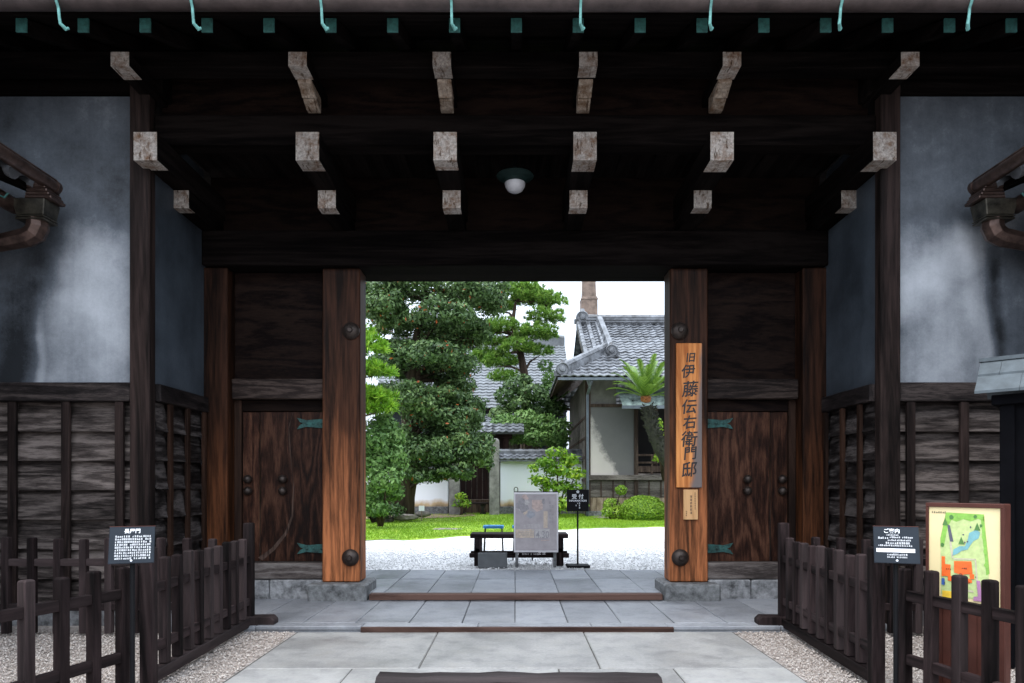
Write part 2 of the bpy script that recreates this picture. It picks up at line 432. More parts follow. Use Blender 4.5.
def plaster_mat(name, dark, mid, light, streaks):
    """blue-grey lime plaster with pale blooms, water runs and a rubbed skin.
    streaks: list of (x, half width, z bottom, z top) of washed runs and of painted light bands and rain-head shade"""
    m, nt, b = new_mat(name)
    tc, mp = coords(nt, (1, 1, 1), rand=False)
    n1 = N(nt, 'ShaderNodeTexNoise', Detail=3.0, Roughness=0.5)
    n1.inputs['Scale'].default_value = 1.5
    L(nt, mp.outputs[0], n1.inputs[0])
    n2 = N(nt, 'ShaderNodeTexNoise', Detail=8.0, Roughness=0.7)
    n2.inputs['Scale'].default_value = 7.0
    L(nt, mp.outputs[0], n2.inputs[0])
    mp3 = nt.nodes.new('ShaderNodeMapping')
    mp3.inputs['Scale'].default_value = (16, 16, 0.6)
    L(nt, tc.outputs['Object'], mp3.inputs[0])
    n3 = N(nt, 'ShaderNodeTexNoise', Detail=4.0)
    n3.inputs['Scale'].default_value = 1.0
    L(nt, mp3.outputs[0], n3.inputs[0])
    a = N(nt, 'ShaderNodeMath', operation='MULTIPLY_ADD')
    L(nt, n1.outputs['Fac'], a.inputs[0])
    a.inputs[1].default_value = 0.9
    t = N(nt, 'ShaderNodeMath', operation='MULTIPLY')
    L(nt, n3.outputs['Fac'], t.inputs[0])
    t.inputs[1].default_value = 0.15
    L(nt, t.outputs[0], a.inputs[2])
    a2 = N(nt, 'ShaderNodeMath', operation='MULTIPLY_ADD')
    L(nt, n2.outputs['Fac'], a2.inputs[0])
    a2.inputs[1].default_value = 0.40
    L(nt, a.outputs[0], a2.inputs[2])
    n5 = N(nt, 'ShaderNodeTexNoise', Detail=6.0, Roughness=0.8)
    n5.inputs['Scale'].default_value = 38.0
    L(nt, mp.outputs[0], n5.inputs[0])
    a3 = N(nt, 'ShaderNodeMath', operation='MULTIPLY_ADD')
    L(nt, n5.outputs['Fac'], a3.inputs[0])
    a3.inputs[1].default_value = 0.28
    L(nt, a2.outputs[0], a3.inputs[2])
    val = a3.outputs[0]
    sep = nt.nodes.new('ShaderNodeSeparateXYZ')
    wob = N(nt, 'ShaderNodeVectorMath', operation='MULTIPLY_ADD')
    L(nt, n1.outputs['Color'], wob.inputs[0])
    wob.inputs[1].default_value = (0.22, 0.0, 0.4)
    L(nt, tc.outputs['Object'], wob.inputs[2])
    L(nt, wob.outputs[0], sep.inputs[0])
    for (x, hw, z0, z1, amt, lean) in streaks:
        # x position leaning with height
        xl = N(nt, 'ShaderNodeMath', operation='MULTIPLY_ADD')
        L(nt, sep.outputs[2], xl.inputs[0])
        xl.inputs[1].default_value = -lean
        L(nt, sep.outputs[0], xl.inputs[2])
        d = N(nt, 'ShaderNodeMath', operation='SUBTRACT')
        L(nt, xl.outputs[0], d.inputs[0])
        d.inputs[1].default_value = x + 0.11 - lean * 3.0
        ab = N(nt, 'ShaderNodeMath', operation='ABSOLUTE')
        L(nt, d.outputs[0], ab.inputs[0])
        mr = N(nt, 'ShaderNodeMapRange', interpolation_type='SMOOTHSTEP')
        L(nt, ab.outputs[0], mr.inputs[0])
        mr.inputs[1].default_value = 0.0
        mr.inputs[2].default_value = hw
        mr.inputs[3].default_value = amt
        mr.inputs[4].default_value = 0.0
        mz = N(nt, 'ShaderNodeMapRange', interpolation_type='SMOOTHSTEP')
        L(nt, sep.outputs[2], mz.inputs[0])
        mz.inputs[1].default_value = z1 + 0.3
        mz.inputs[2].default_value = z1 - 0.2
        mz.inputs[3].default_value = 0.0
        mz.inputs[4].default_value = 1.0
        mu = N(nt, 'ShaderNodeMath', operation='MULTIPLY')
        L(nt, mr.outputs[0], mu.inputs[0])
        L(nt, mz.outputs[0], mu.inputs[1])
        ad = N(nt, 'ShaderNodeMath', operation='ADD')
        L(nt, val, ad.inputs[0])
        L(nt, mu.outputs[0], ad.inputs[1])
        val = ad.outputs[0]
    sc = N(nt, 'ShaderNodeMapRange')
    L(nt, val, sc.inputs[0])
    sc.inputs[1].default_value = 0.50
    sc.inputs[2].default_value = 1.78
    r = ramp(nt, sc.outputs[0], [(0.10, dark), (0.40, mid), (1.0, light)])
    L(nt, r.outputs[0], b.inputs['Base Color'])
    b.inputs['Roughness'].default_value = 0.55
    b.inputs['Specular IOR Level'].default_value = 0.3
    bump(nt, b, n5.outputs['Fac'], 0.25, 0.006)
    return m


PL_D, PL_M, PL_L = (0.014, 0.0165, 0.020), (0.094, 0.108, 0.128), (0.52, 0.55, 0.59)
M['plaster_l'] = plaster_mat('blue_grey_plaster', PL_D, PL_M, PL_L, [(-3.72, 0.62, 2.0, 3.5, 0.50, 0.10), (-3.4, 0.42, 2.0, 3.7, 0.22, 0.0), (-3.8, 0.5, 2.0, 4.4, 0.16, -1.4), (-4.12, 0.30, 2.0, 3.4, -0.30, 0.25), (-4.06, 0.07, 2.0, 2.75, 0.3, 0.0)])  # leaning band paints slanting light, dark run paints shade under the rain head
M['plaster_r'] = plaster_mat('blue_grey_plaster_right', PL_D, PL_M, PL_L, [(3.62, 0.95, 2.0, 3.45, 0.40, -0.05), (3.30, 0.45, 2.0, 4.5, 0.40, 1.35), (4.10, 0.09, 2.0, 3.45, -0.38, -0.10), (3.93, 0.14, 2.0, 3.5, 0.25, -0.25)])  # the steeply leaning run paints a diagonal band of light
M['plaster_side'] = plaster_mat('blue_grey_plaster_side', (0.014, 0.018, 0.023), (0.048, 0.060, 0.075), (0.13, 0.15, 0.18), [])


def whitewall_mat():
    m, nt, b = new_mat('white_garden_wall')
    tc, mp = coords(nt, (1, 1, 1), rand=False)
    sep = nt.nodes.new('ShaderNodeSeparateXYZ')
    n1 = N(nt, 'ShaderNodeTexNoise', Detail=6.0)
    n1.inputs['Scale'].default_value = 2.5
    L(nt, mp.outputs[0], n1.inputs[0])
    L(nt, mp.outputs[0], sep.inputs[0])
    a = N(nt, 'ShaderNodeMath', operation='MULTIPLY_ADD')
    L(nt, n1.outputs['Fac'], a.inputs[0])
    a.inputs[1].default_value = -0.45
    L(nt, sep.outputs[2], a.inputs[2])
    r = ramp(nt, a.outputs[0], [(0.0, (0.14, 0.10, 0.06)), (0.13, (0.50, 0.36, 0.21)), (0.30, (0.80, 0.82, 0.88))])
    L(nt, r.outputs[0], b.inputs['Base Color'])
    b.inputs['Roughness'].default_value = 0.85
    return m


M['whitewall'] = whitewall_mat()


def stained_wall_mat():
    """house plaster: dark grime with a pale unstained corner at the lower left"""
    m, nt, b = new_mat('grimy_house_plaster')
    tc, mp = coords(nt, (1, 1, 1), rand=False)
    sep = nt.nodes.new('ShaderNodeSeparateXYZ')
    L(nt, mp.outputs[0], sep.inputs[0])
    n1 = N(nt, 'ShaderNodeTexNoise', Detail=6.0, Roughness=0.7)
    n1.inputs['Scale'].default_value = 2.2
    L(nt, mp.outputs[0], n1.inputs[0])
    a = N(nt, 'ShaderNodeMath', operation='MULTIPLY_ADD')      # x + 0.75 z + noise
    L(nt, sep.outputs[2], a.inputs[0])
    a.inputs[1].default_value = 0.55
    L(nt, sep.outputs[0], a.inputs[2])
    c = N(nt, 'ShaderNodeMath', operation='MULTIPLY_ADD')
    L(nt, n1.outputs['Fac'], c.inputs[0])
    c.inputs[1].default_value = 0.9
    L(nt, a.outputs[0], c.inputs[2])
    mr = N(nt, 'ShaderNodeMapRange')
    L(nt, c.outputs[0], mr.inputs[0])
    mr.inputs[1].default_value = -2.0
    mr.inputs[2].default_value = 1.0
    r = ramp(nt, mr.outputs[0], [(0.0, (0.50, 0.46, 0.41)), (0.40, (0.38, 0.35, 0.32)), (0.48, (0.10, 0.097, 0.094)), (0.85, (0.06, 0.06, 0.06))])
    L(nt, r.outputs[0], b.inputs['Base Color'])
    b.inputs['Roughness'].default_value = 0.85
    return m


M['houseplaster'] = stained_wall_mat()
M['houseplaster2'] = plain('grey_house_plaster', (0.10, 0.095, 0.088), 0.85, var=0.3, scale=2)
M['house_side'] = plain('brown_grey_side_plaster', (0.09, 0.08, 0.068), 0.85, var=0.3, scale=2)


def slab_mat(name, lo, hi, rough=0.5):
    m, nt, b = new_mat(name)
    tc, mp = coords(nt, (1, 1, 1), rand=False)
    at = nt.nodes.new('ShaderNodeAttribute')
    at.attribute_name = 'tone'
    n1 = N(nt, 'ShaderNodeTexNoise', Detail=7.0, Roughness=0.65)
    n1.inputs['Scale'].default_value = 1.6
    L(nt, mp.outputs[0], n1.inputs[0])
    n2 = N(nt, 'ShaderNodeTexNoise', Detail=6.0, Roughness=0.8)
    n2.inputs['Scale'].default_value = 45.0
    L(nt, mp.outputs[0], n2.inputs[0])
    a = N(nt, 'ShaderNodeMath', operation='MULTIPLY_ADD')
    L(nt, n1.outputs['Fac'], a.inputs[0])
    a.inputs[1].default_value = 1.35
    L(nt, n2.outputs['Fac'], a.inputs[2])
    t = N(nt, 'ShaderNodeMath', operation='MULTIPLY_ADD')
    L(nt, at.outputs['Fac'], t.inputs[0])
    t.inputs[1].default_value = 0.5
    L(nt, a.outputs[0], t.inputs[2])
    mr = N(nt, 'ShaderNodeMapRange')
    L(nt, t.outputs[0], mr.inputs[0])
    mr.inputs[1].default_value = 0.7
    mr.inputs[2].default_value = 1.75
    mid = [(x + y) / 2 for x, y in zip(lo, hi)]
    r = ramp(nt, mr.outputs[0], [(0.1, lo), (0.5, mid), (0.9, hi)])
    L(nt, r.outputs[0], b.inputs['Base Color'])
    n4 = N(nt, 'ShaderNodeTexNoise', Detail=5.0, Roughness=0.7)
    n4.inputs['Scale'].default_value = 5.5
    L(nt, mp.outputs[0], n4.inputs[0])
    md = ramp(nt, n4.outputs['Fac'], [(0.34, (0.74, 0.74, 0.75)), (0.52, (1, 1, 1)), (0.72, (1.0, 0.985, 0.95))])
    L(nt, mixc(nt, 1.0, r.outputs[0], md.outputs[0], 'MULTIPLY'), b.inputs['Base Color'])
    rr = ramp(nt, n1.outputs['Fac'], [(0.35, rough - 0.12), (0.65, rough + 0.15)])
    L(nt, rr.outputs[0], b.inputs['Roughness'])
    b.inputs['Specular IOR Level'].default_value = 0.35
    bump(nt, b, n2.outputs['Fac'], 0.35, 0.005)
    return m


M['slab'] = slab_mat('blue_grey_slab', (0.092, 0.097, 0.107), (0.245, 0.255, 0.275))
M['slab_low'] = slab_mat('pale_granite_slab', (0.14, 0.138, 0.133), (0.32, 0.316, 0.305))


def gravel_mat(name, cols, scale):
    m, nt, b = new_mat(name)
    tc, mp = coords(nt, (1, 1, 1), rand=False)
    vo = nt.nodes.new('ShaderNodeTexVoronoi')
    vo.inputs['Scale'].default_value = scale
    L(nt, mp.outputs[0], vo.inputs[0])
    n = len(cols)
    r = ramp(nt, vo.outputs['Color'], [(i / (n - 1), c) for i, c in enumerate(cols)])
    n1 = N(nt, 'ShaderNodeTexNoise', Detail=5.0)
    n1.inputs['Scale'].default_value = 1.1
    L(nt, mp.outputs[0], n1.inputs[0])
    pr = ramp(nt, n1.outputs['Fac'], [(0.3, 0.78), (0.7, 1.0)])
    c = mixc(nt, 1.0, r.outputs[0], pr.outputs[0], 'MULTIPLY')
    L(nt, c, b.inputs['Base Color'])
    b.inputs['Roughness'].default_value = 0.9
    inv = N(nt, 'ShaderNodeMath', operation='SUBTRACT')
    inv.inputs[0].default_value = 1.0
    L(nt, vo.outputs['Distance'], inv.inputs[1])
    bump(nt, b, inv.outputs[0], 0.8, 0.012)
    return m


M['joint'] = plain('dark_joint_grit', (0.07, 0.066, 0.06), 0.95, var=0.4, scale=12)
M['gravel'] = gravel_mat('pinkish_gravel', [(0.16, 0.13, 0.11), (0.30, 0.26, 0.23), (0.42, 0.37, 0.34), (0.52, 0.48, 0.45)], 60)
M['gravel_white'] = gravel_mat('white_gravel', [(0.54, 0.535, 0.53), (0.65, 0.64, 0.635), (0.74, 0.73, 0.725)], 45)
M['pebble'] = leaf_mat('pebble', [(0.20, 0.165, 0.14), (0.33, 0.28, 0.245), (0.43, 0.38, 0.34), (0.52, 0.475, 0.44)], rough=0.8, trans=0)
M['pebble_white'] = leaf_mat('white_pebble', [(0.48, 0.475, 0.47), (0.64, 0.635, 0.63), (0.76, 0.75, 0.745)], rough=0.8, trans=0)


def lawn_mat():
    m, nt, b = new_mat('bright_lawn')
    tc, mp = coords(nt, (1, 1, 1), rand=False)
    n1 = N(nt, 'ShaderNodeTexNoise', Detail=8.0, Roughness=0.7)
    n1.inputs['Scale'].default_value = 1.3
    L(nt, mp.outputs[0], n1.inputs[0])
    r = ramp(nt, n1.outputs['Fac'], [(0.3, (0.10, 0.20, 0.012)), (0.5, (0.19, 0.32, 0.016)), (0.7, (0.32, 0.40, 0.04))])
    L(nt, r.outputs[0], b.inputs['Base Color'])
    b.inputs['Roughness'].default_value = 0.9
    return m


M['lawn'] = lawn_mat()

# ------------------------------------------------------------------ building helpers
OFF = {}


def tag(o, label=None, cat=None, group=None, kind=None):
    if label: o['label'] = label
    if cat: o['category'] = cat
    if group: o['group'] = group
    if kind: o['kind'] = kind
    return o


def thing(name, label, cat, loc=(0, 0, 0), rz=0.0, group=None, kind=None):
    o = bpy.data.objects.new(name, None)
    o.empty_display_size = 0.1
    COL.objects.link(o)
    o.location = loc
    o.rotation_euler = (0, 0, rz)
    OFF[o.name] = Vector((0, 0, 0))
    return tag(o, label, cat, group, kind)


def world_thing(name, label, cat, loc, group=None):
    """a thing whose parts are written in world coordinates"""
    o = thing(name, label, cat, loc, 0, group)
    OFF[o.name] = Vector(loc)
    return o


class MB:
    def __init__(self):
        self.v, self.f, self.mi, self.tone = [], [], [], []

    def add(self, vs, fs, mi=0, tone=0.5):
        n = len(self.v)
        self.v.extend([tuple(p) for p in vs])
        for f in fs:
            self.f.append([i + n for i in f])
            self.mi.append(mi)
            self.tone.append(tone)
        return self

    def box(self, a, c, mi=0, tone=0.5):
        x0, y0, z0 = a
        x1, y1, z1 = c
        if x0 > x1: x0, x1 = x1, x0
        if y0 > y1: y0, y1 = y1, y0
        if z0 > z1: z0, z1 = z1, z0
        vs = [(x0, y0, z0), (x1, y0, z0), (x1, y1, z0), (x0, y1, z0), (x0, y0, z1), (x1, y0, z1), (x1, y1, z1), (x0, y1, z1)]
        return self.add(vs, [(0, 3, 2, 1), (4, 5, 6, 7), (0, 1, 5, 4), (1, 2, 6, 5), (2, 3, 7, 6), (3, 0, 4, 7)], mi, tone)

    def hexa(self, vs, mi=0, tone=0.5):
        """eight corners: bottom ring then top ring"""
        return self.add(vs, [(0, 3, 2, 1), (4, 5, 6, 7), (0, 1, 5, 4), (1, 2, 6, 5), (2, 3, 7, 6), (3, 0, 4, 7)], mi, tone)

    def prism(self, poly, axis, a, b, mi=0):
        """a 2D outline pushed along an axis from a to b. axis x: outline is (y,z); y: (x,z); z: (x,y)"""
        def at(p, t):
            return {'x': (t, p[0], p[1]), 'y': (p[0], t, p[1]), 'z': (p[0], p[1], t)}[axis]
        n = len(poly)
        vs = [at(p, a) for p in poly] + [at(p, b) for p in poly]
        fs = [tuple(range(n)), tuple(range(2 * n - 1, n - 1, -1))]
        fs += [(i, i + n, (i + 1) % n + n, (i + 1) % n) for i in range(n)]
        return self.add(vs, fs, mi)

    def tube(self, pts, rad, n=10, mi=0, cap=True, squash=1.0):
        pts = [Vector(p) for p in pts]
        if not hasattr(rad, '__len__'):
            rad = [rad] * len(pts)
        vs, fs = [], []
        up = None
        for i, p in enumerate(pts):
            t = (pts[min(i + 1, len(pts) - 1)] - pts[max(i - 1, 0)]).normalized()
            if up is None:
                up = Vector((0, 0, 1)) if abs(t.z) < 0.9 else Vector((1, 0, 0))
            a = t.cross(up).normalized()
            bb = a.cross(t).normalized()
            up = bb
            for k in range(n):
                an = 2 * math.pi * k / n
                vs.append(p + (a * math.cos(an) + bb * math.sin(an) * squash) * rad[i])
        for i in range(len(pts) - 1):
            for k in range(n):
                k2 = (k + 1) % n
                fs.append((i * n + k, i * n + k2, (i + 1) * n + k2, (i + 1) * n + k))
        if cap:
            fs.append(tuple(range(n - 1, -1, -1)))
            fs.append(tuple(range((len(pts) - 1) * n, len(pts) * n)))
        return self.add(vs, fs, mi)

    def lathe(self, prof, c, axis='z', n=24, mi=0):
        """profile of (radius, height) pairs turned about an axis through c"""
        vs, fs = [], []
        for (r, h) in prof:
            for k in range(n):
                a = 2 * math.pi * k / n
                x, y = r * math.cos(a), r * math.sin(a)
                d = {'z': (x, y, h), 'y': (x, h, y), 'x': (h, x, y)}[axis]
                vs.append((c[0] + d[0], c[1] + d[1], c[2] + d[2]))
        for i in range(len(prof) - 1):
            for k in range(n):
                k2 = (k + 1) % n
                fs.append((i * n + k, i * n + k2, (i + 1) * n + k2, (i + 1) * n + k))
        fs.append(tuple(range(n - 1, -1, -1)))
        fs.append(tuple(range((len(prof) - 1) * n, len(prof) * n)))
        return self.add(vs, fs, mi)

    def build(self, name, mats, parent=None, label=None, bevel=0.0, smooth=False, angle=None, wob=0.0):
        off = OFF.get(parent.name, Vector((0, 0, 0))) if parent else Vector((0, 0, 0))
        me = bpy.data.meshes.new(name)
        me.from_pydata([(v[0] - off.x, v[1] - off.y, v[2] - off.z) for v in self.v], [], self.f)
        if not isinstance(mats, (list, tuple)):
            mats = [mats]
        for m in mats:
            me.materials.append(m)
        me.polygons.foreach_set('material_index', self.mi)
        if any(t != 0.5 for t in self.tone):
            at = me.attributes.new('tone', 'FLOAT', 'FACE')
            at.data.foreach_set('value', self.tone)
        bm = bmesh.new()
        bm.from_mesh(me)
        bmesh.ops.recalc_face_normals(bm, faces=bm.faces)
        if bevel > 0:
            bmesh.ops.bevel(bm, geom=[e for e in bm.edges if len(e.link_faces) == 2 and e.calc_face_angle(0) > 0.5],
                            offset=bevel, segments=1, affect='EDGES', profile=0.5, clamp_overlap=True)
        if wob > 0:
            for v in bm.verts:
                v.co += Vector((random.uniform(-wob, wob), random.uniform(-wob, wob), random.uniform(-wob, wob)))
        bm.to_mesh(me)
        bm.free()
        if smooth:
            me.polygons.foreach_set('use_smooth', [True] * len(me.polygons))
            if angle is not None:
                me.set_sharp_from_angle(angle=R(angle))
        o = bpy.data.objects.new(name, me)
        COL.objects.link(o)
        if parent:
            o.parent = parent
        OFF[o.name] = off
        if label: o['label'] = label
        return o


def box(name, a, c, mat, parent=None, bevel=0.004, label=None):
    return MB().box(a, c).build(name, mat, parent, label, bevel)


def copy_tree(src, parent=None):
    c = src.copy()
    COL.objects.link(c)
    if parent: c.parent = parent
    OFF[c.name] = OFF.get(src.name, Vector((0, 0, 0)))
    for ch in list(src.children):
        copy_tree(ch, c)
    return c


def text_mesh(name, body, size, mat, parent, M4, extrude=0.0, bold=0.0, align='CENTER', xs=1.0, thick=0.0):
    """lettering as a flat mesh: local x to the right, y up, z towards the reader, placed by M4 in the parent's space"""
    cu = bpy.data.curves.new('lettering', 'FONT')
    cu.body = body
    cu.size = size
    cu.align_x = align
    cu.align_y = 'CENTER'
    cu.extrude = extrude
    cu.offset = bold
    cu.resolution_u = 3
    tmp = bpy.data.objects.new('tmp', cu)
    COL.objects.link(tmp)
    bpy.context.view_layer.update()
    dg = bpy.context.evaluated_depsgraph_get()
    me = bpy.data.meshes.new_from_object(tmp.evaluated_get(dg))
    bpy.data.objects.remove(tmp)
    if thick:
        bm = bmesh.new()
        for i, (ox, oy) in enumerate(((0, 0), (thick, thick * .3), (-thick, -thick * .3), (thick * .3, -thick), (-thick * .3, thick))):
            m2 = me.copy()
            m2.transform(Matrix.Translation((ox, oy, 0.0002 * i)))
            bm.from_mesh(m2)
            bpy.data.meshes.remove(m2)
        bm.to_mesh(me)
        bm.free()
    me.transform(M4 @ Matrix.Diagonal((xs, 1, 1, 1)))
    me.name = name
    me.materials.clear()
    me.materials.append(mat)
    o = bpy.data.objects.new(name, me)
    COL.objects.link(o)
    if parent: o.parent = parent
    return o


def raw_mesh(name, verts, faces4, mats, parent=None, tone=None, mi=None, smooth=False):
    """numpy arrays straight into a mesh; every face has the same number of corners"""
    me = bpy.data.meshes.new(name)
    k = faces4.shape[1]
    off = OFF.get(parent.name, Vector((0, 0, 0))) if parent else Vector((0, 0, 0))
    verts = verts - np.array([off.x, off.y, off.z])
    me.vertices.add(len(verts))
    me.vertices.foreach_set('co', verts.astype(np.float32).ravel())
    me.loops.add(faces4.size)
    me.loops.foreach_set('vertex_index', faces4.astype(np.int32).ravel())
    me.polygons.add(len(faces4))
    me.polygons.foreach_set('loop_start', np.arange(0, faces4.size, k, dtype=np.int32))
    for m in (mats if isinstance(mats, (list, tuple)) else [mats]):
        me.materials.append(m)
    if mi is not None:
        me.polygons.foreach_set('material_index', mi.astype(np.int32))
    if smooth:
        me.polygons.foreach_set('use_smooth', np.ones(len(faces4), dtype=bool))
    me.update(calc_edges=True)
    if tone is not None:
        at = me.attributes.new('tone', 'FLOAT', 'FACE')
        at.data.foreach_set('value', tone.astype(np.float32))
    o = bpy.data.objects.new(name, me)
    COL.objects.link(o)
    if parent: o.parent = parent
    OFF[o.name] = off
    return o


def unit(a):
    return a / np.maximum(np.linalg.norm(a, axis=1, keepdims=True), 1e-6)


def leaf_cloud(clumps, n_per_m2, size, up=0.35, shell=(0.72, 1.05), aspect=0.5, flat_bottom=-1.0, jitter=0.9, lump=0.0):
    """leaves on and in ellipsoid clumps -> verts, quads, tone"""
    V, T = [], []
    for (c, r) in clumps:
        c, r = np.array(c, float), np.array(r, float)
        area = 4 * math.pi * ((r[0] * r[1]) ** 1.6 / 3 + (r[0] * r[2]) ** 1.6 / 3 + (r[1] * r[2]) ** 1.6 / 3) ** (1 / 1.6)
        n = max(12, int(area * n_per_m2))
        d = unit(rng.normal(size=(n, 3)))
        if flat_bottom > -1:
            d[:, 2] = np.where(d[:, 2] < flat_bottom, flat_bottom * rng.random(n), d[:, 2])
        rad = rng.uniform(shell[0], shell[1], (n, 1)) * (1 + lump * np.sin(d[:, :1] * 7 + c[0] * 9) * np.cos(d[:, 1:2] * 6 + d[:, 2:3] * 5))
        p = c + d * rad * r
        nrm = unit(d / r + rng.normal(size=(n, 3)) * jitter * np.linalg.norm(d / r, axis=1, keepdims=True) * 0.6 + np.array([0, 0, up]))
        t = unit(np.cross(nrm, rng.normal(size=(n, 3))))
        b = np.cross(nrm, t)
        s = size * rng.uniform(0.6, 1.35, (n, 1))
        q = np.stack([p - t * s, p + b * s * aspect, p + t * s, p - b * s * aspect], 1)
        V.append(q.reshape(-1, 3))
        T.append(np.clip(rng.normal(0.45, 0.19, n) + rng.normal(0, 0.12), 0, 1))
    V = np.concatenate(V)
    T = np.concatenate(T)
    Fc = np.arange(len(V)).reshape(-1, 4)
    return V, Fc, T


def pebbles(name, regions, n, size, z, mat, kind='stuff', label=None):
    """thousands of small stones in the given x,y rectangles as one object"""
    base = np.array([(1, 0, 0), (0, 1, 0), (-1, 0, 0), (0, -1, 0), (0, 0, 0.75), (0, 0, -0.5)], float)
    tri = np.array([(0, 1, 4), (1, 2, 4), (2, 3, 4), (3, 0, 4), (1, 0, 5), (2, 1, 5), (3, 2, 5), (0, 3, 5)])
    tot = sum((b[0] - a[0]) * (b[1] - a[1]) for a, b in regions)
    P0 = []
    for a, b in regions:
        k = int(n * (b[0] - a[0]) * (b[1] - a[1]) / tot)
        P0.append(np.stack([rng.uniform(a[0], b[0], k), rng.uniform(a[1], b[1], k), np.full(k, z)], 1))
    P0 = np.concatenate(P0)
    k = len(P0)
    s = size * rng.uniform(0.5, 1.3, (k, 1, 1))
    an = rng.uniform(0, 6.28, k)
    ca, sa = np.cos(an), np.sin(an)
    bx = base[None] * (1 + rng.uniform(-0.35, 0.35, (k, 6, 3)))
    x = bx[:, :, 0] * ca[:, None] - bx[:, :, 1] * sa[:, None]
    y = bx[:, :, 0] * sa[:, None] + bx[:, :, 1] * ca[:, None]
    V = np.stack([x, y * 0.8, bx[:, :, 2] * 0.8], 2) * s + P0[:, None, :]
    Fc = tri[None] + (np.arange(k) * 6)[:, None, None]
    T = np.repeat(rng.random(k), 8)
    o = raw_mesh(name, V.reshape(-1, 3), Fc.reshape(-1, 3), mat, None, T, smooth=True)
    tag(o, label, 'gravel', kind=kind)
    return o


def tile_sheet(mb, o, u, v, nrm, L_, urange, tw=0.27, tl=0.24, amp=0.035, lip=0.03, ns=6):
    """pantile slope: o = point at the eave, u along the eave, v up the slope, urange(s)->(u0,u1)"""
    o, u, v, nrm = Vector(o), Vector(u), Vector(v), Vector(nrm)
    rows = int(L_ / tl)
    for j in range(rows):
        s0, s1 = j * tl, min((j + 1) * tl + 0.03, L_)
        a0, b0 = urange((s0 + s1) / 2)
        if b0 - a0 < 0.05: continue
        k0, k1 = math.floor(a0 / tw * ns), math.ceil(b0 / tw * ns)
        us = [min(max(k * tw / ns, a0), b0) for k in range(k0, k1 + 1)]
        vs, fs = [], []
        jit = random.uniform(-0.008, 0.008)
        for x in us:
            ph = (x / tw) % 1.0
            h = amp * (0.5 + 0.5 * math.cos(2 * math.pi * ph)) ** 1.3
            vs.append(o + u * x + v * s0 + nrm * (h + lip + jit))
            vs.append(o + u * x + v * s1 + nrm * h)
            vs.append(o + u * x + v * s0 + nrm * (h + jit - 0.004))
        for i in range(len(us) - 1):
            t = random.uniform(0.1, 0.9)
            fs.append((3 * i, 3 * i + 3, 3 * i + 4, 3 * i + 1))
            fs.append((3 * i + 2, 3 * i + 5, 3 * i + 3, 3 * i))
        mb.add(vs, fs)


def ridge_tube(mb, pts, r, n=8):
    """a tiled ridge: a stack with a round cap tile row broken into tile lengths"""
    pts = [Vector(p) for p in pts]
    for a, b in zip(pts[:-1], pts[1:]):
        d = b - a
        k = max(1, int(d.length / 0.3))
        for i in range(k):
            p, q = a + d * (i / k), a + d * ((i + 1) / k)
            mb.tube([p, q], [r * 1.06, r * 0.96], n)


# ------------------------------------------------------------------ the ground
def sheet(name, poly, z, mat, kind='structure'):
    """a flat sheet from an outline; z may be a number or a function of (x, y)"""
    mb = MB()
    zf = z if callable(z) else (lambda x, y: z)
    mb.add([(x, y, zf(x, y)) for x, y in poly], [tuple(range(len(poly)))])
    return tag(mb.build(name, mat), kind=kind)


sheet('ground', [(-300, -300), (300, -300), (300, 500), (-300, 500)], -0.012, M['gravel'])


def slab_course(mb, xs, y0, y1, z, gap=0.006, th=0.06):
    for x0, x1 in zip(xs[:-1], xs[1:]):
        dz = random.uniform(-0.003, 0.002)
        mb.box((x0 + gap / 2, y0 + gap / 2, z - th), (x1 - gap / 2, y1 - gap / 2, z + dz), 0, random.random())


# lower walk of long pale slabs, straight joints across
lw = MB()
slab_course(lw, [-1.75, -0.62, 0.55, 1.75], 4.405, 5.50, 0.0, 0.008)
slab_course(lw, [-1.75, -1.05, 0.28, 1.02, 1.75], 3.35, 4.405, 0.0, 0.008)
slab_course(lw, [-1.75, -0.4, 0.7, 1.75], 2.2, 3.35, 0.0, 0.008)
slab_course(lw, [-1.75, -0.9, 0.2, 1.75], 1.0, 2.2, 0.0, 0.008)
slab_course(lw, [-1.75, -0.4, 0.7, 1.75], -0.4, 1.0, 0.0, 0.008)
slab_course(lw, [-1.75, -0.9, 0.2, 1.75], -2.0, -0.4, 0.0, 0.008)
tag(lw.build('stone_walk', M['slab_low'], bevel=0.006, wob=0.002), kind='structure')
# porch floor, one low step up, and the passage floor behind the threshold
pf = MB()
xs = [-3.06, -2.64, -2.2, -1.76, -1.32, -0.88, -0.44, 0.0, 0.44, 0.88, 1.32, 1.76, 2.2, 2.64, 3.06]
slab_course(pf, [-3.06, -2.1, -1.24, -0.3, 0.62, 1.24, 2.15, 3.06], 5.515, 5.66, 0.04, 0.005, 0.1)
slab_course(pf, xs, 5.66, 6.845, 0.04, 0.006, 0.1)
tag(pf.build('porch_paving', M['slab'], bevel=0.005, wob=0.0018), kind='structure')
tf = MB()
slab_course(tf, xs, 6.86, 7.86, 0.10, 0.005, 0.16)
slab_course(tf, xs, 7.86, 8.7, 0.10, 0.005, 0.16)
tag(tf.build('passage_paving', M['slab'], bevel=0.005, wob=0.0018), kind='structure')
sheet('paving_bed', [(-3.08, 5.51), (3.08, 5.51), (3.08, 8.7), (-3.08, 8.7)], 0.012, M['joint'])
sheet('walk_bed', [(-1.76, -2.0), (1.76, -2.0), (1.76, 5.51), (-1.76, 5.51)], -0.008, M['joint'])


def gz(x, y):
    """garden level: rises a hand's breadth from the court to the house"""
    return 0.085 + 0.11 * min(1, max(0, (y - 12) / 10))


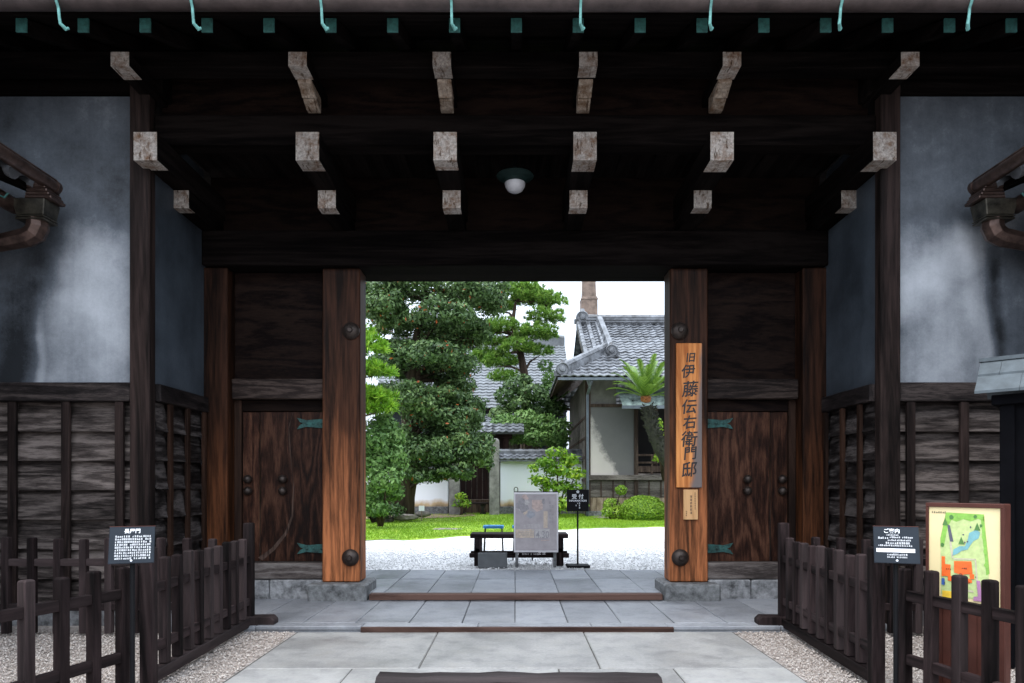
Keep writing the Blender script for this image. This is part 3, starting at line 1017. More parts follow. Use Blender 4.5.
gc = MB()
gy = [8.7, 12, 14, 16, 18, 20, 22, 26, 60]
gx = [-40, 40]
gc.add([(x, y, gz(x, y)) for y in gy for x in gx], [(2 * i, 2 * i + 1, 2 * i + 3, 2 * i + 2) for i in range(len(gy) - 1)])
gc.box((-40, 8.7, -0.2), (40, 8.72, 0.085))
tag(gc.build('gravel_court', M['gravel_white']), kind='structure')

LAWN_FRONT = [(-9, 12.4), (-4.5, 12.9), (-2.9, 13.2), (-1.9, 13.5), (-0.94, 14.2), (0.1, 15.2), (1.05, 16.0), (2.4, 16.6), (3.7, 16.8), (9, 17.4)]


def lawn_y(x):
    for (x0, y0), (x1, y1) in zip(LAWN_FRONT[:-1], LAWN_FRONT[1:]):
        if x0 <= x <= x1:
            return y0 + (y1 - y0) * (x - x0) / (x1 - x0) + 0.12 * math.sin(x * 4.1) + 0.07 * math.sin(x * 9.3)
    return LAWN_FRONT[-1][1]


lm = MB()
nx, ny = 90, 24
for i in range(nx + 1):
    x = -9 + 18 * i / nx
    y0 = lawn_y(x)
    for j in range(ny + 1):
        y = y0 + (26 - y0) * j / ny
        lm.v.append((x, y, gz(x, y) + 0.03 + 0.012 * math.sin(x * 1.7) * math.sin(y * 1.1) - (0.028 if j == 0 else 0)))
for i in range(nx):
    for j in range(ny):
        a = i * (ny + 1) + j
        lm.f.append((a, a + ny + 1, a + ny + 2, a + 1))
        lm.mi.append(0)
        lm.tone.append(0.5)
tag(lm.build('lawn', M['lawn'], smooth=True), kind='structure')

# short grass blades over the part of the lawn one sees
k = 52000
gx_ = rng.uniform(-4.6, 6.4, k)
ly = np.array([lawn_y(x) for x in gx_])
gy_ = ly + (24.0 - ly) * rng.random(k) ** 1.3
gz_ = np.array([gz(x, y) for x, y in zip(gx_, gy_)]) + 0.025
an = rng.uniform(0, 6.28, k)
w, h = rng.uniform(0.008, 0.016, k), rng.uniform(0.025, 0.06, k)
dx, dy = np.cos(an) * w, np.sin(an) * w
ln = rng.uniform(-0.03, 0.03, (k, 2))
V = np.stack([np.stack([gx_ - dx, gy_ - dy, gz_], 1), np.stack([gx_ + dx, gy_ + dy, gz_], 1), np.stack([gx_ + ln[:, 0], gy_ + ln[:, 1], gz_ + h], 1)], 1)
patch = np.sin(gx_ * 1.3 + 1) * np.sin(gy_ * 0.9) * 0.2
o = raw_mesh('grass', V.reshape(-1, 3), np.arange(3 * k).reshape(-1, 3), M['blade'], None, np.clip(rng.normal(0.5, 0.25, k) + patch, 0, 1))
tag(o, 'short bright green grass blades of the garden lawn', 'grass', kind='stuff')
soil_bed = sheet('soil_bed', [(-5.2, 19.6), (-3.4, 19.2), (-2.2, 20.0), (-1.2, 21.0), (-1.4, 22.6), (-5.2, 22.6)], lambda x, y: gz(x, y) + 0.05, M['soil'])

pebbles('forecourt_gravel', [((-4.4, 2.6), (-1.77, 5.5)), ((1.77, 2.6), (4.4, 5.5))], 46000, 0.0085, 0.0, M['pebble'],
        label='pinkish grey gravel strewn beside the stone walk and fences')
pebbles('court_gravel', [((-3.4, 8.75), (3.9, 13.0)), ((0.0, 13.0), (4.6, 15.6))], 22000, 0.015, 0.10, M['pebble_white'],
        label='white gravel raked over the court beyond the gate')

# ------------------------------------------------------------------ the gatehouse
gate = world_thing('gatehouse', 'large dark timber gatehouse with deep eaves, wooden doors and blue-grey plaster bays', 'gatehouse', (0, 7.0, 0))
G = gate


def studded_pillar(sx):
    x0, x1 = (-1.93, -1.55) if sx < 0 else (1.55, 1.93)
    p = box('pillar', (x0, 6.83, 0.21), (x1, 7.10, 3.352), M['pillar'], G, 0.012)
    for zz, rr in ((2.72, 0.085), (0.455, 0.085)):
        cx = (-1.64 if sx < 0 else 1.645) if zz > 1 else (-1.645 if sx < 0 else 1.65)
        s = MB()
        s.lathe([(rr, 0.0), (rr, -0.018), (rr * 0.86, -0.034), (rr * 0.62, -0.05), (rr * 0.34, -0.058), (rr * 0.30, -0.066), (0.02, -0.074)], (cx, 6.83, zz), 'y', 28)
        s.build('stud', M['stud'], p, smooth=True, angle=35)
    st = MB()
    a, c = (x0 - 0.11, 6.69, -0.02), (x1 + 0.09, 7.2, 0.206)
    if sx > 0: a, c = (x0 - 0.08, 6.69, -0.02), (x1 + 0.09, 7.2, 0.206)
    st.box(a, c)
    b_ = st.build('base_stone', M['stone'], p, bevel=0.018)
    return p


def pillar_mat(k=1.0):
    """red-brown timber, rubbed orange on its lower metre, with light falling off under the eave painted in"""
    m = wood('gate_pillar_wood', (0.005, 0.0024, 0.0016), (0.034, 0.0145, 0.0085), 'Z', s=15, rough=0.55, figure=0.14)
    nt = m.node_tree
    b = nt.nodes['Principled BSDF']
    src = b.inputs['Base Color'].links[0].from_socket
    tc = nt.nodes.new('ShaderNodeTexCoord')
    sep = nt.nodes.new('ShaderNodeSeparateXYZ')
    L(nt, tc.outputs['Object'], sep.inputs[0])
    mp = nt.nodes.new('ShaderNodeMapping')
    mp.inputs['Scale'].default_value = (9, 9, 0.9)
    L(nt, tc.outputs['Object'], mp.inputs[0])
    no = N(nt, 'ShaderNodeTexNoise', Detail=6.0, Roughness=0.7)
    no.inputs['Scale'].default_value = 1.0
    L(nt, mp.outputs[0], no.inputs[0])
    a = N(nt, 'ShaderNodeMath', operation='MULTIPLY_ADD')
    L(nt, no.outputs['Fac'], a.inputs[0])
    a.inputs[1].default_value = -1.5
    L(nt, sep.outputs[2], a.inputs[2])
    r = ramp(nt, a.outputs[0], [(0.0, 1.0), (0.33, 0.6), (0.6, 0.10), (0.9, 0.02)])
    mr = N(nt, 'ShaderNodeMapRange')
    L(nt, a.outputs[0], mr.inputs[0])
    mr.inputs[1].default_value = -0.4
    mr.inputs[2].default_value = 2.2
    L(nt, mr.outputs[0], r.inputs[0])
    worn_lit = mixc(nt, 1.0, src, (13.0 * k, 10.5 * k, 7.0 * k), 'MULTIPLY')  # foot brightened as if open sky lit it, top left in painted eave shade
    out = mixc(nt, r.outputs[0], src, worn_lit)
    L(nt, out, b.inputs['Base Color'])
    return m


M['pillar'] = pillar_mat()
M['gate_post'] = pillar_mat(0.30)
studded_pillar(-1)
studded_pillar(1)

# great lintel, posts of the gate plane, ceiling and back of the house
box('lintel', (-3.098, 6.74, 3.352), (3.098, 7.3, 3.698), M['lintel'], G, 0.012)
for x0, x1 in ((-3.12, -2.87), (2.87, 3.12)):
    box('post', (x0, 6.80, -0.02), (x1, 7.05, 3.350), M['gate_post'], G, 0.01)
for sx in (-1, 1):
    X0, X1 = (-2.868, -1.932) if sx < 0 else (1.932, 2.868)
    box('door_rail', (X0, 6.90, 2.05), (X1, 7.06, 2.255), M['rail'], G, 0.01)
    box('upper_panel', (X0, 6.99, 2.258), (X1, 7.05, 3.350), M['panel'], G, 0.0)
    box('door_sill', (X0, 6.86, 0.232), (X1, 7.10, 0.395), M['sill'], G, 0.01)
    f = MB()
    xa = X0
    while xa < X1 - 0.01:
        xb = min(xa + random.uniform(0.3, 0.5), X1)
        if X1 - xb < 0.15: xb = X1
        f.box((xa + 0.004, 6.84, -0.02), (xb - 0.004, 7.12, 0.228 + random.uniform(-0.004, 0.002)))
        xa = xb
    f.build('foundation_stone', M['concrete'], G, bevel=0.012)
    # the leaf: a frame, a wide plank, a narrow plank at the outer side, knobs and strap hinges
    dm = MB()
    hinge_x = X1 if sx < 0 else X0
    far_x = X0 if sx < 0 else X1
    dm.box((min(hinge_x - sx * -0.0, hinge_x + sx * 0.68), 7.0, 0.398), (max(hinge_x, hinge_x + sx * 0.68), 7.05, 1.93))
    d = dm.build('door', M['door'], G, bevel=0.003)
    a = hinge_x + sx * 0.69
    MB().box((a, 7.005, 0.398), (far_x - sx * 0.075, 7.05, 1.93)).build('side_plank', M['door'], d, bevel=0.003)
    MB().box((far_x - sx * 0.072, 6.97, 0.398), (far_x - sx * 0.0, 7.06, 2.048)).build('jamb', M['rail2'] if 'rail2' in M else M['post'], G, bevel=0.004)
    MB().box((hinge_x, 6.985, 1.935), (far_x - sx * 0.075, 7.06, 2.048)).build('door_head', M['panel'], G, bevel=0.004)
    for kx in (hinge_x + sx * 0.445, hinge_x + sx * 0.885 if False else hinge_x + sx * 0.80):
        for kz in (1.24, 1.12):
            kb = MB()
            kb.lathe([(0.040, 0.0), (0.043, -0.012), (0.045, -0.03), (0.037, -0.052), (0.02, -0.066), (0.006, -0.07)], (kx, 6.999, kz), 'y', 20)
            kb.build('knob', M['stud'], d, smooth=True, angle=50)
    for hz in (1.81, 0.53):
        # strap hinge with a forked swallow-tail end
        o0 = hinge_x
        pl = [(o0, hz - 0.05), (o0 + sx * 0.20, hz - 0.034), (o0 + sx * 0.30, hz - 0.058), (o0 + sx * 0.27, hz - 0.015), (o0 + sx * 0.235, hz), (o0 + sx * 0.27, hz + 0.015),
              (o0 + sx * 0.30, hz + 0.058), (o0 + sx * 0.20, hz + 0.034), (o0, hz + 0.05)]
        hm = MB()
        hm.prism(pl, 'y', 6.984, 6.997)
        for q in (0.05, 0.13, 0.2):
            hm.lathe([(0.013, 0), (0.012, -0.005), (0.005, -0.009)], (o0 + sx * q, 6.984, hz), 'y', 10)
        hm.build('hinge', M['verdigris_dull'], d)
# weathered split running up the left leaf, fraying at its foot
    if sx < 0:
        sp_pts = [(293.6, 409, .5), (288.5, 428, .9), (290.2, 454, .9), (293.4, 486, 1.0), (292, 516, 1.6), (286, 533, 2.4), (273, 549, 3.2), (260, 559, 4.5)]
        m = MB()
        prev = None
        for (px, py, w_) in sp_pts:
            q = [((px + k * w_ - 515) / F * 6.998, 6.9985, EYE - (py + k * w_ * .6 - 485) / F * 6.998) for k in (-.5, .5)]
            if prev:
                m.add([prev[0], prev[1], q[1], q[0]], [(0, 1, 2, 3)])
            prev = q
        m.build('split', M['split'], d)
# wall above the lintel, porch ceiling, passage ceiling and walls
box('upper_wall', (-3.098, 6.951, 3.70), (3.1, 7.05, 4.34), M['panel'], G, 0)
cb = MB()
xx = -3.08
while xx < 3.06:
    w_ = 0.34
    cb.box((xx, 6.1, 4.30 + random.uniform(0, 0.006)), (min(xx + w_ - 0.006, 3.08), 6.94, 4.335))
    xx += w_
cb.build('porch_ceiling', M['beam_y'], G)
box('passage_ceiling', (-3.1, 7.32, 3.86), (3.1, 8.6, 3.90), M['darkplaster_in'], G, 0)
for x in (-3.05, 3.05):
    box('passage_wall', (x - 0.05, 7.12, 0.0), (x + 0.05, 8.6, 3.85), M['panel'], G, 0)
for sx in (-1, 1):
    box('back_post', (sx * 2.6 - 0.13, 8.4, 0.0), (sx * 2.6 + 0.13, 8.62, 3.855), M['post'], G, 0.01)
    box('back_wall', (sx * 2.74, 8.42, 0.0), (sx * 6.2, 8.58, 4.4), M['plaster_side'], G, 0)

# side walls of the porch and the front bays left and right
def lapped(mb, x0, x1, y, z0, z1, hgt, axis='x', sgn=1, joints=()):
    """lapped boards; each leans out at its foot. axis: direction the boards run"""
    n = int(round((z1 - z0) / hgt))
    cuts = [x0] + [j for j in joints if min(x0, x1) < j < max(x0, x1)] + [x1]
    for i in range(n):
        for xa, xb in zip(cuts[:-1], cuts[1:]):
            a, b = z0 + (z1 - z0) * i / n + random.uniform(-.003, .003), z0 + (z1 - z0) * (i + 1) / n + 0.014
            o1, o2, t = 0.050 + random.uniform(-.006, .004), -0.014, 0.02
            dl = random.uniform(-.004, .004)
            tn = random.random() * 0.98 + 0.005
            if axis == 'x':
                mb.hexa([(xa, y - o1, a - dl), (xb, y - o1, a + dl), (xb, y - o1 + t, a + dl), (xa, y - o1 + t, a - dl), (xa, y - o2, b), (xb, y - o2, b), (xb, y - o2 + t, b), (xa, y - o2 + t, b)], 0, tn)
            else:
                mb.hexa([(y + sgn * o1, xa, a - dl), (y + sgn * o1, xb, a + dl), (y + sgn * (o1 - t), xb, a + dl), (y + sgn * (o1 - t), xa, a - dl),
                         (y + sgn * o2, xa, b), (y + sgn * o2, xb, b), (y + sgn * (o2 - t), xb, b), (y + sgn * (o2 - t), xa, b)], 0, tn)


for sx in (-1, 1):
    e = 3.10
    # plaster and wainscot of the return wall
    box('side_plaster', (sx * e, 5.872, 2.05), (sx * (e + 0.14), 6.80, 4.30), M['plaster_side'], G, 0)
    box('side_rail', (sx * (e - 0.05), 5.874, 1.90), (sx * (e + 0.1), 6.798, 2.05), M['cap_y'], G, 0.006)
    bm_ = MB()
    lapped(bm_, 5.874, 6.80, sx * (e + 0.02), 0.14, 1.90, 0.2515, 'y', -sx, joints=(6.08, 6.40))
    bm_.build('side_boarding', M['board_side'], G)
    for yy in (6.08, 6.40, 6.74):
        box('batten', (sx * (e - 0.045), yy - 0.03, 0.14), (sx * (e - 0.015), yy + 0.03, 1.898), M['post'], G, 0.003)
    box('side_foundation', (sx * (e - 0.03), 5.874, -0.02), (sx * (e + 0.14), 6.80, 0.138), M['concrete'], G, 0.006)
    # corner post
    box('corner_post', (sx * 3.09, 5.765, -0.02), (sx * 3.258, 5.87, 4.62), M['post_grey'], G, 0.008)
    # front bay: plaster above, rail, lapped boards with battens, stone footing
    pb = MB()
    pb.box((sx * 3.262, 5.84, 2.05), (sx * 6.2, 6.0, 4.503))
    pb.build('plaster_wall', M['plaster_l' if sx < 0 else 'plaster_r'], G)
    box('wall_rail', (sx * 3.262, 5.775, 1.89), (sx * 6.2, 5.96, 2.05), M['cap'], G, 0.006)
    wb = MB()
    lapped(wb, sx * 3.262, sx * 6.2, 5.868, 0.13, 1.89, 0.2515, joints=[sx * q for q in (3.815, 4.27, 4.725, 5.18)])
    wb.build('wainscot', M['board'], G)
    xs_ = (3.36, 3.815, 4.27, 4.725, 5.18, 5.635)
    for xb in xs_:
        box('batten', (sx * xb - 0.035, 5.785, 0.13), (sx * xb + 0.035, 5.818, 1.888), M['post_grey'], G, 0.003)
    box('wall_foundation', (sx * 3.262, 5.78, -0.02), (sx * 6.2, 6.0, 0.128), M['concrete'], G, 0.01)
    box('wall_top_beam', (sx * 3.0, 5.80, 4.506), (sx * 6.2, 6.05, 4.78), M['beam'], G, 0.006)

# ---- cantilever arms with white painted ends
AX = (-3.045, -1.71, -0.576, 0.576, 1.705, 3.045)
for i, x in enumerate(AX):
    outer = i in (0, 5)
    def capped(nm, hw, y0, y1, z0, z1, depth):
        b_ = MB().box((x_ - hw, y0, z0), (x_ + hw, y1, z1)).build(nm, M['beam_y'], G, bevel=0.005)
        # white lime paint on the end grain and the underside of the tip
        p_ = MB()
        d_ = depth + random.uniform(-.02, .02)
        p_.box((x_ - hw - .001, y0 - 0.004, z0 - 0.004), (x_ + hw + .001, y0 - 0.0005, z1 + .001))
        p_.box((x_ - hw - .001, y0 - 0.0005, z0 - 0.004), (x_ + hw + .001, y0 + d_, z0 - 0.0005))
        p_.build('painted_end', M['tip'], b_)
        return b_
    x_ = x
    capped('upper_arm', 0.095, 5.624, 6.95, 3.858, 4.086, 0.19)
    capped('lower_arm', 0.080, 6.204, 6.95, 3.700, 3.856, 0.13)
    # nose above the purlin that carries the eave purlin
    x_ = xn = x * (1.02 if outer else 1.0)
    top = capped('eave_arm', 0.071, 5.368, 6.1, 4.478, 4.583, 0.165)
    if not outer:
        cv = MB()
        cv.prism([(5.535, 4.474), (5.545, 4.450), (5.588, 4.433), (5.632, 4.413), (5.655, 4.396), (5.667, 4.388), (5.672, 4.410), (5.83, 4.474)], 'x', xn - 0.057, xn + 0.057)
        cv.build('carved_nose', M['tip_old'], top, bevel=0.004)
        cv = MB()
        cv.prism([(5.680, 4.425), (5.684, 4.384), (5.725, 4.370), (5.764, 4.355), (5.779, 4.351), (5.830, 4.352), (5.830, 4.474), (5.735, 4.446)], 'x', xn - 0.054, xn + 0.054)
        cv.build('carved_nose', M['tip_old'], top, bevel=0.004)
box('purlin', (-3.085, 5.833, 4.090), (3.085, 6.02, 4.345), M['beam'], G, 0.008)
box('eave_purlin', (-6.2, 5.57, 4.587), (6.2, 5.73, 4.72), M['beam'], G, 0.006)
box('frieze_board', (-3.085, 5.97, 4.346), (3.085, 6.01, 4.88), M['panel'], G, 0)

# ---- eave: rafters with copper-capped ends, boards, roof, gutter with hangers
SL = 0.44
xr = -6.10 + 0.2535
while xr < 6.2:
    rm = MB()
    y0, y1, z0 = 4.98, 6.4, 4.475
    rm.hexa([(xr - 0.04, y0, z0), (xr + 0.04, y0, z0), (xr + 0.04, y1, z0 + (y1 - y0) * SL), (xr - 0.04, y1, z0 + (y1 - y0) * SL),
             (xr - 0.04, y0, z0 + 0.10), (xr + 0.04, y0, z0 + 0.10), (xr + 0.04, y1, z0 + 0.10 + (y1 - y0) * SL), (xr - 0.04, y1, z0 + 0.10 + (y1 - y0) * SL)])
    rf = rm.build('rafter', M['beam_y'], G)
    MB().box((xr - 0.0405, 4.966, z0 + 0.002), (xr + 0.0405, 4.979, z0 + 0.104)).build('copper_cap', M['verdigris'], rf, bevel=0.002)
    xr += 0.4505


def roof_slab(mb, y0, z0, y1, z1, x0, x1, t):
    mb.hexa([(x0, y0, z0), (x1, y0, z0), (x1, y1, z1), (x0, y1, z1), (x0, y0, z0 + t), (x1, y0, z0 + t), (x1, y1, z1 + t), (x0, y1, z1 + t)])


rs = MB()
roof_slab(rs, 4.90, 4.555, 7.3, 4.555 + 2.4 * SL, -6.4, 6.4, 0.05)
rs.build('eave_board', M['beam'], G)
rb = MB()
roof_slab(rb, 7.3, 4.555 + 2.4 * SL, 9.4, 4.6, -6.4, 6.4, 0.05)
rb.build('back_eave_board', M['beam'], G)
rt = MB()
ll = math.hypot(1, SL)
tile_sheet(rt, (-6.4, 4.86, 4.62), (1, 0, 0), (0, 1 / ll, SL / ll), (0, -SL / ll, 1 / ll), 2.66, lambda s: (0, 12.8), tw=0.3, tl=0.26, ns=4)
ridge_tube(rt, [(-6.4, 7.3, 5.72), (6.4, 7.3, 5.72)], 0.16)
tile_sheet(rt, (6.4, 9.45, 4.66), (-1, 0, 0), (0, -0.909, 0.416), (0, 0.416, 0.909), 2.4, lambda s: (0, 12.8), tw=0.3, tl=0.26, ns=4)
rt.build('roof', M['tile_gate'], G)
gm = MB()
gm.tube([(-6.4, 4.79, 4.60), (6.4, 4.79, 4.585)], 0.078, 20)
gu = gm.build('gutter', M['gutter'], G, smooth=True, angle=40)
for px in (-66.5, 62, 195, 323, 452, 580, 709, 838, 966, 1094):
    xh = (px - 515) / F * 4.79
    hm = MB()
    pr = [(xh, 4.79 - 0.088, 4.64), (xh, 4.79 - 0.088, 4.59), (xh, 4.79 - 0.066, 4.54), (xh, 4.79 - 0.04, 4.50), (xh, 4.79 - 0.03, 4.44), (xh, 4.79 - 0.02, 4.405), (xh + 0.02, 4.80, 4.385), (xh + 0.03, 4.81, 4.40)]
    hm.tube(pr, [0.0095] * 5 + [0.011, 0.014, 0.010], 6)
    hm.build('hanger', M['verdigris_pale'], gu)

# ------------------------------------------------------------------ eaves of the side wings, left and right
def wing(sx, label):
    """a wing standing square to the gatehouse, only its eave corner in view"""
    w_ = world_thing('side_wing', label, 'wing', (sx * 5.0, 4.5, 0))
    xe, ze = 3.93, 3.56             # eave line
    y1, y0 = 5.64, 2.6              # along the wing
    box('wall', (sx * 4.75, y0, 0.0), (sx * 6.2, 5.76, 3.8), M['plaster_side'], w_, 0)
    s = 0.42
    rm = MB()
    rm.hexa([(sx * xe, y0, ze), (sx * xe, y1, ze), (sx * 6.0, y1, ze + s * (6.0 - xe)), (sx * 6.0, y0, ze + s * (6.0 - xe)),
             (sx * xe, y0, ze + 0.05), (sx * xe, y1, ze + 0.05), (sx * 6.0, y1, ze + 0.05 + s * (6.0 - xe)), (sx * 6.0, y0, ze + 0.05 + s * (6.0 - xe))])
    rm.build('eave_board', M['beam_y'], w_)
    tm = MB()
    q = math.hypot(1, s)
    tile_sheet(tm, (sx * (xe - 0.03), y0, ze + 0.06), (0, 1, 0), (sx / q, 0, s / q), (-sx * s / q, 0, 1 / q), 2.2, lambda t: (0, y1 - y0), tw=0.26, tl=0.24)
    for kk in range(11):            # round tile ends along the eave
        yy = y1 - 0.10 - kk * 0.26
        tm.tube([(sx * (xe - 0.06), yy, ze + 0.045), (sx * (xe + 0.25), yy, ze + 0.045 + 0.31 * s)], 0.058, 12)
    tm.build('roof_tiles', M['tile'], w_, smooth=True, angle=50)
    fm = MB()
    fm.tube([(sx * (xe + 0.16), y0, ze - 0.10), (sx * (xe + 0.16), y1 - 0.06, ze - 0.10)], 0.065, 14)
    fm.build('eave_pole', M['copper'], w_, smooth=True, angle=40)
    gm = MB()                       # copper gutter running along the eave
    gx = sx * 3.80
    gm.tube([(gx, y0, ze + 0.085), (gx, y1 - 0.02, ze + 0.075)], 0.050, 18)
    gm.tube([(gx - sx * 0.02, y0, ze + 0.132), (gx - sx * 0.02, y1 - 0.02, ze + 0.122)], 0.014, 8)
    gm.tube([(gx, y1 - 0.03, ze + 0.076), (gx, y1 + 0.01, ze + 0.075)], 0.058, 18)
    g_ = gm.build('gutter', M['copper'], w_, smooth=True, angle=40)
    for yy in (3.1, 3.7, 4.3, 4.86, 5.28):
        hm = MB()
        hm.tube([(sx * (xe + 0.10), yy, ze - 0.02), (sx * (xe + 0.08), yy, ze - 0.13), (sx * (xe + 0.02), yy, ze - 0.155), (sx * (xe - 0.01), yy, ze - 0.12)], 0.008, 6)
        hm.build('hanger', M['verdigris'], g_)
    yc = y1 - 0.06
    hp = MB()                       # moulded rain head: stepped cap widening downwards, a box, neck bands
    for (x0, x1, za, zb) in ((3.785, 3.935, 3.575, 3.62), (3.77, 3.935, 3.545, 3.574), (3.755, 3.945, 3.518, 3.544), (3.735, 3.95, 3.49, 3.517)):
        hp.box((sx * x0, yc - 0.09, za), (sx * x1, yc + 0.10, zb))
    hp.build('rain_head', M['copper'], w_, bevel=0.007)
    nb = MB()
    nb.hexa([(sx * 3.80, yc - 0.085, 3.36), (sx * 4.02, yc - 0.085, 3.36), (sx * 4.02, yc + 0.085, 3.36), (sx * 3.80, yc + 0.085, 3.36),
             (sx * 3.78, yc - 0.10, 3.488), (sx * 4.05, yc - 0.10, 3.488), (sx * 4.05, yc + 0.10, 3.488), (sx * 3.78, yc + 0.10, 3.488)])
    for za in (3.325, 3.345):
        nb.box((sx * 3.79, yc - 0.09, za), (sx * 4.03, yc + 0.09, za + 0.012))
    nb.build('rain_box', M['copper_green'], w_, bevel=0.008)
    dp = MB()
    dp.tube([(sx * 3.90, yc, 3.35), (sx * 3.90, yc, 3.29), (sx * 3.925, yc, 3.235), (sx * 3.98, yc, 3.205), (sx * 4.2, yc, 3.16), (sx * 4.70, yc, 3.06)],
            [0.085, 0.085, 0.085, 0.08, 0.072, 0.07], 8)
    dp.build('downpipe', M['copper'], w_, bevel=0.004)
    return w_


M['copper_green'] = plain('green_stained_copper', (0.05, 0.046, 0.036), 0.4, 0.6, var=0.5, scale=12)
wing(-1, 'tiled eave corner with copper rain head on the left plaster wall')
wing(1, 'tiled eave corner with copper rain head on the right plaster wall')

# ------------------------------------------------------------------ timbers on the floor
th = tag(box('threshold_beam', (-1.44, 6.725, 0.045), (1.455, 6.84, 0.103), M['strip'], None, 0.004),
         'long reddish brown threshold beam lying between the two gate pillars', 'beam')
tag(box('edging_strip', (-1.24, 5.475, -0.006), (1.275, 5.513, 0.037), M['strip'], None, 0.003), 'thin reddish brown strip along the low stone step', 'timber strip')
lg = MB()
# a hewn timber, its edges no longer quite straight
for i in range(15):
    x0 = -0.765 + 1.57 * i / 14
    w1, w2 = 0.004 * math.sin(i * 1.3), 0.003 * math.sin(i * 2.1 + 1)
    for (yy, zz) in ((-0.075, 0.0), (0.075, 0.0), (0.075, 0.105), (0.06, 0.122), (-0.05, 0.124), (-0.075, 0.10)):
        lg.v.append((x0, 3.80 + yy + w1, zz + (w2 if zz > 0 else -0.005)))
for i in range(14):
    for k in range(6):
        lg.f.append((6 * i + k, 6 * i + (k + 1) % 6, 6 * i + 6 + (k + 1) % 6, 6 * i + 6 + k))
lg.f += [(5, 4, 3, 2, 1, 0), tuple(84 + k for k in range(6))]
lg.mi = [0] * len(lg.f)
lg.tone = [0.5] * len(lg.f)
tag(lg.build('timber_log', M['log'], wob=0.002), 'weathered dark log lying across the front of the stone walk', 'log')

# ------------------------------------------------------------------ picket fences
def fence(name, label, p0, p1, pitch, start, h_post=(0.85, 0.82), h=0.75, foot=(True, False), sill=True, group='dark picket fences', posts=(True, True)):
    dx, dy = p1[0] - p0[0], p1[1] - p0[1]
    ln_ = math.hypot(dx, dy)
    t = thing(name, label, 'fence', (p0[0], p0[1], 0), math.atan2(dy, dx), group)

    def picket(x, w_, d_, ht, nm, z0=0.0):
        m = MB()
        lean = random.uniform(-0.006, 0.006)
        a = w_ / 2
        c = d_ / 2
        ch = 0.007
        ring = lambda z, k, ox: [(x - a + k + ox, -c + k, z), (x + a - k + ox, -c + k, z), (x + a - k + ox, c - k, z), (x - a + k + ox, c - k, z)]
        vs = ring(z0, 0, 0) + ring(ht - ch, 0, lean) + ring(ht, ch, lean)
        fs = [(3, 2, 1, 0)] + [(i + 4 * k, (i + 1) % 4 + 4 * k, (i + 1) % 4 + 4 * k + 4, i + 4 * k + 4) for k in range(2) for i in range(4)] + [(8, 9, 10, 11)]
        m.add(vs, fs)
        return m.build(nm, M['fence'], t, bevel=0.003)
    if posts[0]: picket(0.0, 0.072, 0.072, h_post[0], 'post')
    if posts[1]: picket(ln_, 0.072, 0.072, h_post[1], 'post')
    x = start
    zb = 0.10 if sill else 0.02
    while x < ln_ - 0.08:
        picket(x + random.uniform(-.004, .004), 0.054, 0.052, h + random.uniform(-0.012, 0.012), 'picket', zb)
        x += pitch
    for zr in (0.575, 0.225):
        box('rail', (0.03, -0.018, zr - 0.028), (ln_ - 0.03, 0.018, zr + 0.028), M['fence_x'], t, 0.003)
    if sill:
        box('sill', (0.035, -0.035, 0.025), (ln_ - 0.035, 0.035, 0.095), M['fence_x'], t, 0.004)
    for on, xx in zip(foot, (0.0, ln_)):
        if on:
            m = MB()
            m.prism([(-0.22, 0.0), (0.22, 0.0), (0.22, 0.075), (0.19, 0.105), (-0.19, 0.105), (-0.22, 0.075)], 'x', xx - 0.065, xx + 0.065)
            m.build('foot', M['fence'], t, bevel=0.006)
    return t


fence('picket_fence', 'dark picket fence running back along the left edge of the walk', (-2.13, 3.97), (-2.19, 5.62), 0.162, 0.2, (0.82, 0.87), foot=(False, True))
fence('picket_fence', 'nearest dark picket fence on the left, in front of the small black sign', (-2.17, 3.86), (-2.55, 2.5), 0.185, 0.06, (0.82, 0.82), h=0.72, foot=(False, False), posts=(False, True), sill=False)
fence('picket_fence', 'dark picket fence standing along the left weathered board wall', (-2.33, 5.37), (-4.6, 5.33), 0.2, 0.05, (0.77, 0.88), h=0.765, foot=(False, True), posts=(False, True), sill=False)
fence('picket_fence', 'dark picket fence running back along the right edge of the walk', (2.10, 3.97), (2.21, 5.62), 0.162, 0.2, (0.82, 0.87), foot=(False, True))
fence('picket_fence', 'nearest dark picket fence on the right, in front of the map board', (2.13, 3.86), (2.42, 2.5), 0.175, 0.10, (0.82, 0.82), h=0.72, foot=(False, False), posts=(False, True), sill=False)
fence('picket_fence', 'dark picket fence standing along the right weathered board wall', (2.33, 5.37), (4.6, 5.33), 0.2, 0.03, (0.77, 0.88), h=0.765, foot=(False, True), posts=(False, True), sill=False)


def strokes(name, parent, mat, rows, w, h, z, seed, dash=0.8):
    """rows of tiny illegible print: rows = (x0, x1, y, height)"""
    rr = random.Random(seed)
    m = MB()
    for (x0, x1, y, hh) in rows:
        x = x0
        while x < x1 - hh * 0.3:
            ww = hh * rr.uniform(0.5, 0.95)
            k = rr.random()
            if k < dash:
                for q in range(rr.choice((2, 3, 3))):
                    yy = y + hh * (q / 2 - 0.5) * 0.8
                    m.add([(x, yy - hh * .09, z), (x + ww, yy - hh * .09, z), (x + ww, yy + hh * .09, z), (x, yy + hh * .09, z)], [(0, 1, 2, 3)])
                xm = x + ww * rr.uniform(0.3, 0.6)
                m.add([(xm, y - hh * .45, z + .0002), (xm + hh * .12, y - hh * .45, z + .0002), (xm + hh * .12, y + hh * .45, z + .0002), (xm, y + hh * .45, z + .0002)], [(0, 1, 2, 3)])
            x += hh * 1.05
    o = m.build(name, mat, parent)
    return o


def face_frame(t_loc, normal_rot, tilt=0.0):
    """matrix putting local xy of a sign face upright; faces -y of the thing"""
    return Matrix.Translation(t_loc) @ Matrix.Rotation(R(90) - tilt, 4, 'X')


